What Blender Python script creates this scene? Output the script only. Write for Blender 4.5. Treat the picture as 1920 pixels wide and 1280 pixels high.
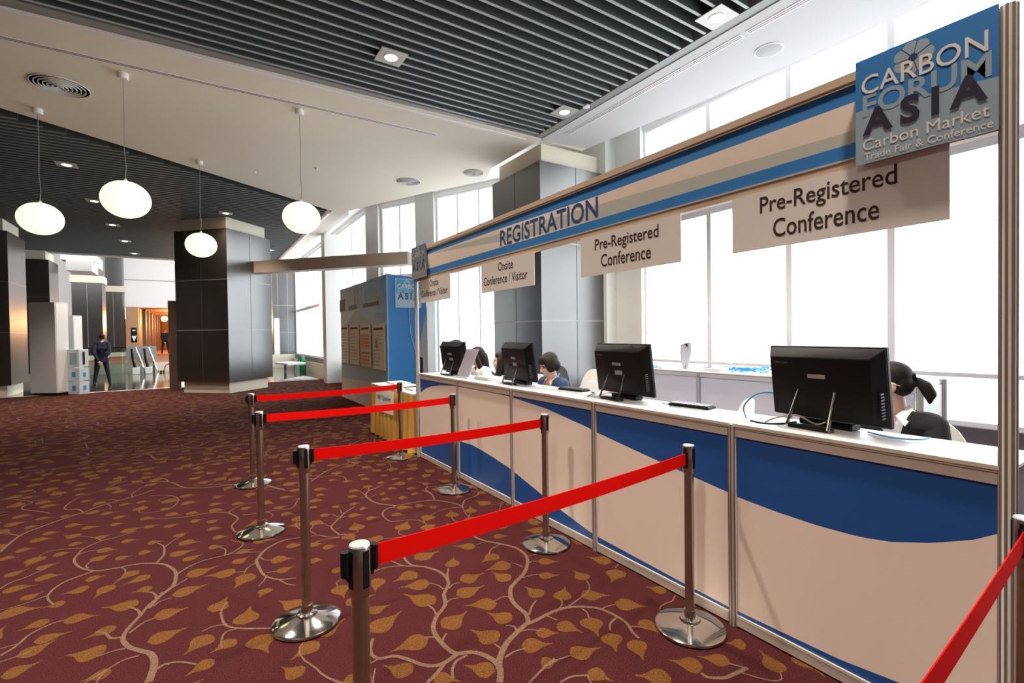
import bpy, bmesh, math, random
from mathutils import Vector, Matrix, Euler
PI = math.pi
for o in list(bpy.data.objects): bpy.data.objects.remove(o)
SC = bpy.context.scene
COL = SC.collection
random.seed(7)

# ---------------------------------------------------------------- camera
YAW, PIT, ROL, H = 0.573408, -0.0156723, -0.0137853, 1.45
f_ = Vector((math.sin(YAW)*math.cos(PIT), math.cos(YAW)*math.cos(PIT), math.sin(PIT)))
r_ = Vector((math.cos(YAW), -math.sin(YAW), 0)); u_ = r_.cross(f_)
r2 = r_*math.cos(ROL)+u_*math.sin(ROL); u2 = -r_*math.sin(ROL)+u_*math.cos(ROL)
cam = bpy.data.objects.new('camera', bpy.data.cameras.new('camera'))
cam.matrix_world = Matrix(((r2.x, u2.x, -f_.x, 0), (r2.y, u2.y, -f_.y, 0), (r2.z, u2.z, -f_.z, H), (0, 0, 0, 1)))
cam.data.sensor_width = 36; cam.data.lens = 907.2/1920*36; cam.data.clip_start = .02; cam.data.clip_end = 400
COL.objects.link(cam); SC.camera = cam

# ---------------------------------------------------------------- world, daylight, exposure
W = bpy.data.worlds.new('sky'); SC.world = W; W.use_nodes = True
nt = W.node_tree; nt.nodes.clear()
wo = nt.nodes.new('ShaderNodeOutputWorld'); bg = nt.nodes.new('ShaderNodeBackground')
tc = nt.nodes.new('ShaderNodeTexCoord'); sp = nt.nodes.new('ShaderNodeSeparateXYZ'); cr = nt.nodes.new('ShaderNodeValToRGB')
cr.color_ramp.elements[0].position = .30; cr.color_ramp.elements[0].color = (.62, .63, .66, 1)
cr.color_ramp.elements[1].position = .52; cr.color_ramp.elements[1].color = (.93, .965, 1, 1)
mp = nt.nodes.new('ShaderNodeMath'); mp.operation = 'MULTIPLY_ADD'; mp.inputs[1].default_value = .5; mp.inputs[2].default_value = .5
nt.links.new(tc.outputs['Generated'], sp.inputs[0]); nt.links.new(sp.outputs['Z'], mp.inputs[0]); nt.links.new(mp.outputs[0], cr.inputs[0])
nt.links.new(cr.outputs[0], bg.inputs[0]); nt.links.new(bg.outputs[0], wo.inputs[0])
bg.inputs[1].default_value = 3.2
SC.view_settings.view_transform = 'Standard'; SC.view_settings.look = 'None'
SC.view_settings.gamma = 1; SC.view_settings.exposure = 1.05; SC.view_settings.use_curve_mapping = False
SC.cycles.max_bounces = 8; SC.cycles.diffuse_bounces = 5; SC.cycles.transparent_max_bounces = 24
SC.cycles.sample_clamp_indirect = 6; SC.cycles.use_denoising = True
try:
    SC.cycles.denoiser = 'OPENIMAGEDENOISE'; SC.cycles.denoising_input_passes = 'RGB_ALBEDO_NORMAL'
except Exception: pass

def portal(x, y, z, rz, w, h):                      # sampling portals lying in the window openings
    l = bpy.data.lights.new('window_daylight', 'AREA'); l.shape = 'RECTANGLE'; l.size = w; l.size_y = h
    l.cycles.is_portal = True
    o = bpy.data.objects.new('window_daylight', l); COL.objects.link(o)
    o.matrix_world = Matrix.Translation((x, y, z)) @ Matrix.Rotation(rz, 4, 'Z') @ Matrix.Rotation(PI/2, 4, 'X')
portal(6.75, .9, 2.6, -PI/2, 9.8, 4.5)
portal(5.3, 11.0, 2.6, -PI/2+.453, 5.4, 4.5)
portal(4.2, 19.4, 2.6, -PI/2, 12.2, 4.5)
portal(4.2, 30.6, 4.5, -PI/2, 10, 8.5)

# ---------------------------------------------------------------- materials
MATS = {}
def mat(name, col, rough=.5, metal=0, spec=.5, noise=0, nscale=30, bump=0, emis=None, es=0, col2=None, coat=0):
    if name in MATS: return MATS[name]
    m = bpy.data.materials.new(name); m.use_nodes = True; n = m.node_tree.nodes; L = m.node_tree.links
    b = n['Principled BSDF']; b.inputs['Base Color'].default_value = (*col, 1); b.inputs['Roughness'].default_value = rough
    b.inputs['Metallic'].default_value = metal; b.inputs['Specular IOR Level'].default_value = spec
    if coat: b.inputs['Coat Weight'].default_value = coat; b.inputs['Coat Roughness'].default_value = .1
    t = n.new('ShaderNodeTexCoord'); q = n.new('ShaderNodeTexNoise'); q.inputs['Scale'].default_value = nscale; q.inputs['Detail'].default_value = 4
    L.new(t.outputs['Object'], q.inputs['Vector'])
    c2 = col2 or tuple(c*(1-(noise or .04)) for c in col)
    mx = n.new('ShaderNodeMix'); mx.data_type = 'RGBA'; mx.inputs[6].default_value = (*col, 1); mx.inputs[7].default_value = (*c2, 1)
    L.new(q.outputs['Fac'], mx.inputs[0]); L.new(mx.outputs[2], b.inputs['Base Color'])
    if bump:
        bp = n.new('ShaderNodeBump'); bp.inputs['Strength'].default_value = bump; bp.inputs['Distance'].default_value = .005
        L.new(q.outputs['Fac'], bp.inputs['Height']); L.new(bp.outputs[0], b.inputs['Normal'])
    if emis: b.inputs['Emission Color'].default_value = (*emis, 1); b.inputs['Emission Strength'].default_value = es
    MATS[name] = m; return m

def carpet_mat(name, col, dark):
    m = mat(name, col, rough=1, spec=.02, col2=dark, nscale=240, bump=.6); n = m.node_tree.nodes; L = m.node_tree.links
    b = n['Principled BSDF']; b.inputs['Sheen Weight'].default_value = .03; b.inputs['Sheen Roughness'].default_value = .35; b.inputs['Sheen Tint'].default_value = (1, .80, .78, 1)
    r = n.new('ShaderNodeMapRange'); r.inputs[1].default_value = .40; r.inputs[2].default_value = .60; mx = n['Mix']
    L.new(n['Noise Texture'].outputs['Fac'], r.inputs[0]); L.new(r.outputs[0], mx.inputs[0])
    return m
M_MAROON = carpet_mat('carpet_maroon', (.080, .019, .020), (.022, .007, .009))
M_LEAF = carpet_mat('carpet_leaf', (.155, .070, .021), (.070, .029, .010))
M_VINE = carpet_mat('carpet_vine', (.175, .105, .070), (.10, .058, .040))
M_CEIL = mat('ceiling_plaster', (.88, .82, .70), .9, nscale=8, noise=.03)
M_WHITE = mat('white_paint', (.82, .82, .80), .6)
M_CREAM = mat('cream_stone', (.78, .72, .58), .5, nscale=20, noise=.06)
M_SLAT = mat('slat_side_shade', (.085, .10, .10), .6, metal=.1)  # slat sides darkened to paint the shade in the gaps
M_SLATE = mat('slat_edge_light', (.44, .48, .46), .5, metal=.1)  # bottom strip lightened to paint the light on the slat undersides
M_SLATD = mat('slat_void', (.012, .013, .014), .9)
M_TRIMG = mat('grey_trim', (.30, .31, .30), .5, metal=.2)
M_ALU = mat('brushed_aluminium', (.64, .57, .51), .42, metal=.2)
M_ALUD = mat('aluminium_groove', (.24, .19, .16), .6, metal=.4)
M_ALUW = mat('white_frame_bloom', (.93, .92, .96), .35)  # whitened and lavender tinted to paint window bloom over the frames
M_PEACH = mat('panel_white', (.86, .72, .64), .6, nscale=60, noise=.03)
M_BLUE = mat('panel_blue', (.010, .085, .34), .5, nscale=80, noise=.08)
M_BLUE2 = mat('header_blue', (.03, .24, .68), .5, nscale=80, noise=.05)
M_CARD = mat('card_board', (.93, .89, .87), .7)
M_GREYG = mat('header_grey', (.60, .62, .57), .6)
M_LOGOG = mat('logo_grey', (.36, .48, .60), .6)
M_INK = mat('ink_dark', (.035, .012, .010), .7)
M_INKB = mat('ink_blue', (.02, .07, .26), .6)
M_NAVYK = mat('ink_navy', (.012, .010, .045), .6)
M_TOP = mat('white_worktop', (.80, .80, .82), .28, spec=.6)
M_CHROME = mat('polished_steel', (.62, .60, .58), .10, metal=1)
M_POST = mat('satin_steel_tube', (.50, .46, .43), .26, metal=1)
M_BLACK = mat('black_plastic', (.006, .006, .007), .42, spec=.22)
M_DGREY = mat('dark_grey_plastic', (.045, .05, .055), .35)
M_RED = mat('red_webbing', (.90, .006, .004), .9, spec=.05, nscale=300, noise=.06)
M_SKIN = mat('skin', (.62, .36, .26), .5, nscale=12, noise=.06)
M_HAIR = mat('dark_hair', (.016, .009, .007), .62, spec=.25, nscale=90, noise=.5, bump=.3)
M_BLACKC = mat('black_cloth', (.008, .008, .010), .85, nscale=60)
M_NAVY = mat('navy_cloth', (.020, .045, .11), .85, nscale=60)
M_NAVYD = mat('dark_navy_cloth', (.008, .010, .03), .85, nscale=60)
M_WCLOTH = mat('white_cloth', (.80, .80, .80), .8)
M_CHAIR = mat('white_chair_plastic', (.88, .86, .82), .5)
M_GLASSES = mat('glasses_metal', (.6, .6, .62), .3, metal=.8)
M_GOLD = mat('gold_cloth', (.60, .33, .07), .7, nscale=40, noise=.12)
M_LAVEN = mat('back_panel_pale', (.62, .64, .78), .6)
M_LBLUE = mat('lanyard_blue', (.02, .30, .62), .6)
M_BOOTHB = mat('booth_blue', (.012, .20, .58), .5)
M_BOOTHL = mat('booth_pale_blue', (.20, .42, .62), .5)
M_BOOTHG = mat('booth_grey_blue', (.30, .40, .46), .6)
M_TILE = mat('dark_polished_tile', (.05, .045, .042), .09, spec=.7, nscale=3, noise=.3)
M_BROWN = mat('brown_door_frame', (.14, .09, .07), .5)
M_STOREY = mat('storey_board', (.025, .015, .012), .4)
M_GREEN = mat('green_paint', (.01, .22, .07), .4)
M_ORANGE = mat('orange_wall', (.62, .28, .07), .6, nscale=2, noise=.35)
M_GREY = mat('grey_board', (.30, .31, .33), .6)
M_SHOE = mat('shoe_leather', (.01, .01, .01), .3)

def glass_mat(name, tint=(.96, .98, .98), refl=.06):
    m = bpy.data.materials.new(name); m.use_nodes = True; n = m.node_tree.nodes; n.clear(); L = m.node_tree.links
    o = n.new('ShaderNodeOutputMaterial'); mx = n.new('ShaderNodeMixShader'); t = n.new('ShaderNodeBsdfTransparent'); g = n.new('ShaderNodeBsdfGlossy')
    t.inputs[0].default_value = (*tint, 1); g.inputs['Roughness'].default_value = .02; mx.inputs[0].default_value = refl
    L.new(t.outputs[0], mx.inputs[1]); L.new(g.outputs[0], mx.inputs[2]); L.new(mx.outputs[0], o.inputs[0]); return m
M_GLASS = glass_mat('window_glass')
M_GLASSD = glass_mat('balustrade_glass', (.80, .86, .84), .10)

def cladding_mat():
    m = mat('dark_wood_cladding', (.018, .013, .011), .30, spec=.9, nscale=6, noise=.35)
    n = m.node_tree.nodes; L = m.node_tree.links
    q = n['Noise Texture']; mpn = n.new('ShaderNodeMapping'); mpn.inputs['Scale'].default_value = (3, 3, 26)
    n['Principled BSDF'].inputs['IOR'].default_value = 1.75
    L.new(n['Texture Coordinate'].outputs['Object'], mpn.inputs[0]); L.new(mpn.outputs[0], q.inputs['Vector'])
    return m
M_CLAD = cladding_mat()
M_JOINT = mat('cladding_joint', (.30, .28, .26), .4, metal=.3)
M_JOINTD = mat('cladding_joint_dark', (.07, .06, .055), .5)

# ---------------------------------------------------------------- geometry helpers
class MB:
    def __init__(s): s.v = []; s.f = []; s.m = []; s.mi = 0; s.T = None
    def add(s, vs, fs, mi=None):
        b = len(s.v)
        for p in vs:
            p = Vector(p); s.v.append(tuple(s.T @ p) if s.T else tuple(p))
        for f in fs: s.f.append([b+i for i in f]); s.m.append(s.mi if mi is None else mi)
    def box(s, a, b, mi=None, rz=0, piv=None):
        (x0, y0, z0), (x1, y1, z1) = a, b
        vs = [Vector(p) for p in ((x0, y0, z0), (x1, y0, z0), (x1, y1, z0), (x0, y1, z0), (x0, y0, z1), (x1, y0, z1), (x1, y1, z1), (x0, y1, z1))]
        if rz:
            pv = Vector(piv or ((x0+x1)/2, (y0+y1)/2, 0)); R = Matrix.Rotation(rz, 3, 'Z'); vs = [R @ (p-pv)+pv for p in vs]
        s.add(vs, [(0, 3, 2, 1), (4, 5, 6, 7), (0, 1, 5, 4), (1, 2, 6, 5), (2, 3, 7, 6), (3, 0, 4, 7)], mi)
    def bar(s, p, q, w, z0, z1, mi=None):            # upright slab between two plan points
        p = Vector(p[:2]); q = Vector(q[:2]); d = (q-p).normalized(); n = Vector((-d.y, d.x))*w/2
        c = [p+n, p-n, q-n, q+n]
        s.add([(a.x, a.y, z0) for a in c]+[(a.x, a.y, z1) for a in c], [(0, 1, 2, 3), (7, 6, 5, 4), (0, 4, 5, 1), (1, 5, 6, 2), (2, 6, 7, 3), (3, 7, 4, 0)], mi)
    def prism(s, poly, z0, z1, mi=None):
        n = len(poly); ar = sum(poly[i][0]*poly[(i+1) % n][1]-poly[(i+1) % n][0]*poly[i][1] for i in range(n))
        if ar < 0: poly = poly[::-1]
        vs = [(x, y, z0) for x, y in poly]+[(x, y, z1) for x, y in poly]
        s.add(vs, [list(range(n))[::-1], list(range(n, 2*n))]+[(i, (i+1) % n, (i+1) % n+n, i+n) for i in range(n)], mi)
    def tube(s, pts, r, seg=8, mi=None, cap=True):
        pts = [Vector(p) for p in pts]; n = len(pts); rs = r if isinstance(r, (list, tuple)) else [r]*n
        vs = []; up = None
        for i, p in enumerate(pts):
            d = (pts[min(i+1, n-1)]-pts[max(i-1, 0)]).normalized()
            if up is None: up = Vector((0, 0, 1)) if abs(d.z) < .9 else Vector((1, 0, 0))
            a = d.cross(up).normalized(); b = a.cross(d).normalized(); up = b
            vs += [p+a*rs[i]*math.cos(2*PI*k/seg)+b*rs[i]*math.sin(2*PI*k/seg) for k in range(seg)]
        fs = [(i*seg+k, i*seg+(k+1) % seg, (i+1)*seg+(k+1) % seg, (i+1)*seg+k) for i in range(n-1) for k in range(seg)]
        if cap: fs += [list(range(seg))[::-1], list(range((n-1)*seg, n*seg))]
        s.add(vs, [f[::-1] for f in fs], mi)
    def lathe(s, prof, c=(0, 0, 0), seg=32, mi=None):  # profile (r,z) bottom to top
        c = Vector(c); vs = []; fs = []; n = len(prof)
        for r, z in prof: vs += [c+Vector((r*math.cos(2*PI*k/seg), r*math.sin(2*PI*k/seg), z)) for k in range(seg)]
        for i in range(n-1):
            for k in range(seg): fs.append((i*seg+k, i*seg+(k+1) % seg, (i+1)*seg+(k+1) % seg, (i+1)*seg+k))
        if prof[0][0] > 1e-4: fs.append(list(range(seg))[::-1])
        if prof[-1][0] > 1e-4: fs.append(list(range((n-1)*seg, n*seg)))
        s.add(vs, fs, mi)
    def poly3(s, pts, mi=None): s.add(pts, [list(range(len(pts)))], mi)
    def slab(s, pts, off, mi=None):                   # polygon in space given a thickness vector
        n = len(pts); off = Vector(off); P = [Vector(p) for p in pts]
        s.add(P+[p+off for p in P], [list(range(n)), list(range(n, 2*n))[::-1]]+[(i, i+n, (i+1) % n+n, (i+1) % n) for i in range(n)], mi)
    def build(s, name, mats, parent=None, smooth=False, bevel=0, loc=None):
        me = bpy.data.meshes.new(name); me.from_pydata(s.v, [], s.f)
        for m in (mats if isinstance(mats, (list, tuple)) else [mats]): me.materials.append(m)
        me.polygons.foreach_set('material_index', s.m)
        if smooth: me.polygons.foreach_set('use_smooth', [True]*len(me.polygons))
        me.update()
        bm = bmesh.new(); bm.from_mesh(me)
        if len(bm.faces) < 20000: bmesh.ops.recalc_face_normals(bm, faces=bm.faces)
        bm.to_mesh(me); bm.free()
        o = bpy.data.objects.new(name, me); COL.objects.link(o)
        if smooth:
            try: me.set_sharp_from_angle(angle=math.radians(40))
            except Exception: pass
        if bevel:
            b = o.modifiers.new('bevel', 'BEVEL'); b.width = bevel; b.segments = 2; b.limit_method = 'ANGLE'
        if parent is not None:
            o.parent = parent
            if loc is None and parent.matrix_basis != Matrix(): pass
        if loc is not None: o.location = loc
        return o

def tag(o, label=None, cat=None, group=None, kind=None):
    if label: o['label'] = label
    if cat: o['category'] = cat
    if group: o['group'] = group
    if kind: o['kind'] = kind
    return o
def thing(name, label, cat, loc=(0, 0, 0), rz=0, group=None, kind=None):
    o = bpy.data.objects.new(name, None); COL.objects.link(o); o.empty_display_size = .1
    o.location = loc; o.rotation_euler = (0, 0, rz); return tag(o, label, cat, group, kind)
def struct(mb, name, mats, label, **k):
    return tag(mb.build(name, mats, **k), label, None, None, 'structure')
def copy_tree(o, parent=None):
    c = o.copy(); COL.objects.link(c); c.parent = parent
    for ch in list(o.children): copy_tree(ch, c)
    return c

def text_mesh(body, bold=0, align='LEFT', space=1.0, line=1.0):
    cu = bpy.data.curves.new('lettering', 'FONT'); cu.body = body; cu.size = 1; cu.offset = bold; cu.align_x = align; cu.space_character = space; cu.space_line = line
    cu.extrude = .0; cu.resolution_u = 3
    o = bpy.data.objects.new('lettering', cu); COL.objects.link(o)
    dg = bpy.context.evaluated_depsgraph_get(); me = bpy.data.meshes.new_from_object(o.evaluated_get(dg))
    bpy.data.objects.remove(o); return me
def text_fit(name, body, origin, right, up, w, h, m, parent, bold=0, align='LEFT', space=1.0, line=1.0, thick=.00015, slant=0):
    me = text_mesh(body, bold, align, space, line)
    xs = [v.co.x for v in me.vertices]; ys = [v.co.y for v in me.vertices]
    x0, x1, y0, y1 = min(xs), max(xs), min(ys), max(ys)
    if w is None: w = h*(x1-x0)/(y1-y0)
    R = Vector(right).normalized(); U = Vector(up).normalized(); N = R.cross(U); O = Vector(origin)
    bm = bmesh.new(); bm.from_mesh(me)
    for v in bm.verts:
        a = (v.co.x-x0)/(x1-x0)*w; b = (v.co.y-y0)/(y1-y0)*h; v.co = O+R*a+U*(b+slant*a)+N*.00012
    g = bmesh.ops.extrude_face_region(bm, geom=list(bm.faces))
    for v in [e for e in g['geom'] if isinstance(e, bmesh.types.BMVert)]: v.co += N*thick
    bm.to_mesh(me); bm.free(); me.materials.clear(); me.materials.append(m); me.polygons.foreach_set('use_smooth', [False]*len(me.polygons))
    for q in me.polygons: q.material_index = 0
    o = bpy.data.objects.new(name, me); COL.objects.link(o); o.parent = parent
    return o

class Blob:                                             # one continuous surface grown over a skeleton
    def __init__(s): s.bm = bmesh.new()
    def ell(s, c, r, rot=None, sub=3):
        g = bmesh.ops.create_icosphere(s.bm, subdivisions=sub, radius=1)
        R = (rot or Matrix.Identity(3)).to_4x4(); M = Matrix.Translation(c) @ R @ Matrix.Diagonal((*r, 1))
        bmesh.ops.transform(s.bm, matrix=M, verts=g['verts'])
    def cap(s, p, q, r0, r1, seg=14, fl=1.0):
        p = Vector(p); q = Vector(q); d = q-p; L = d.length
        s.ell(p, (r0,)*3, sub=2); s.ell(q, (r1,)*3, sub=2)
        if L < 1e-5: return
        g = bmesh.ops.create_cone(s.bm, cap_ends=True, segments=seg, radius1=r0, radius2=r1, depth=L)
        M = Matrix.Translation((p+q)/2) @ d.to_track_quat('Z', 'Y').to_matrix().to_4x4()
        bmesh.ops.transform(s.bm, matrix=M, verts=g['verts'])
    def chain(s, pts, rs):
        for i in range(len(pts)-1): s.cap(pts[i], pts[i+1], rs[i], rs[i+1])
    def build(s, name, m, parent, voxel=.008, smooth=3, cut=None):
        me = bpy.data.meshes.new(name); s.bm.to_mesh(me); s.bm.free()
        o = bpy.data.objects.new(name, me); COL.objects.link(o)
        r = o.modifiers.new('r', 'REMESH'); r.mode = 'VOXEL'; r.voxel_size = voxel
        if smooth: k = o.modifiers.new('s', 'SMOOTH'); k.iterations = smooth; k.factor = .5
        dg = bpy.context.evaluated_depsgraph_get(); me2 = bpy.data.meshes.new_from_object(o.evaluated_get(dg))
        o.modifiers.clear(); o.data = me2; bpy.data.meshes.remove(me)
        if cut:
            bm = bmesh.new(); bm.from_mesh(me2); bmesh.ops.delete(bm, geom=[v for v in bm.verts if cut(v.co)], context='VERTS')
            for _ in range(8):
                bd = {v: [e.other_vert(v).co.copy() for e in v.link_edges if e.is_boundary] for v in bm.verts if v.is_boundary}
                for v, nb in bd.items():
                    if nb: v.co = v.co*.4+sum(nb, Vector())/len(nb)*.6
            bm.to_mesh(me2); bm.free()
        me2.materials.clear(); me2.materials.append(m); me2.polygons.foreach_set('use_smooth', [True]*len(me2.polygons))
        o.parent = parent; return o
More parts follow.
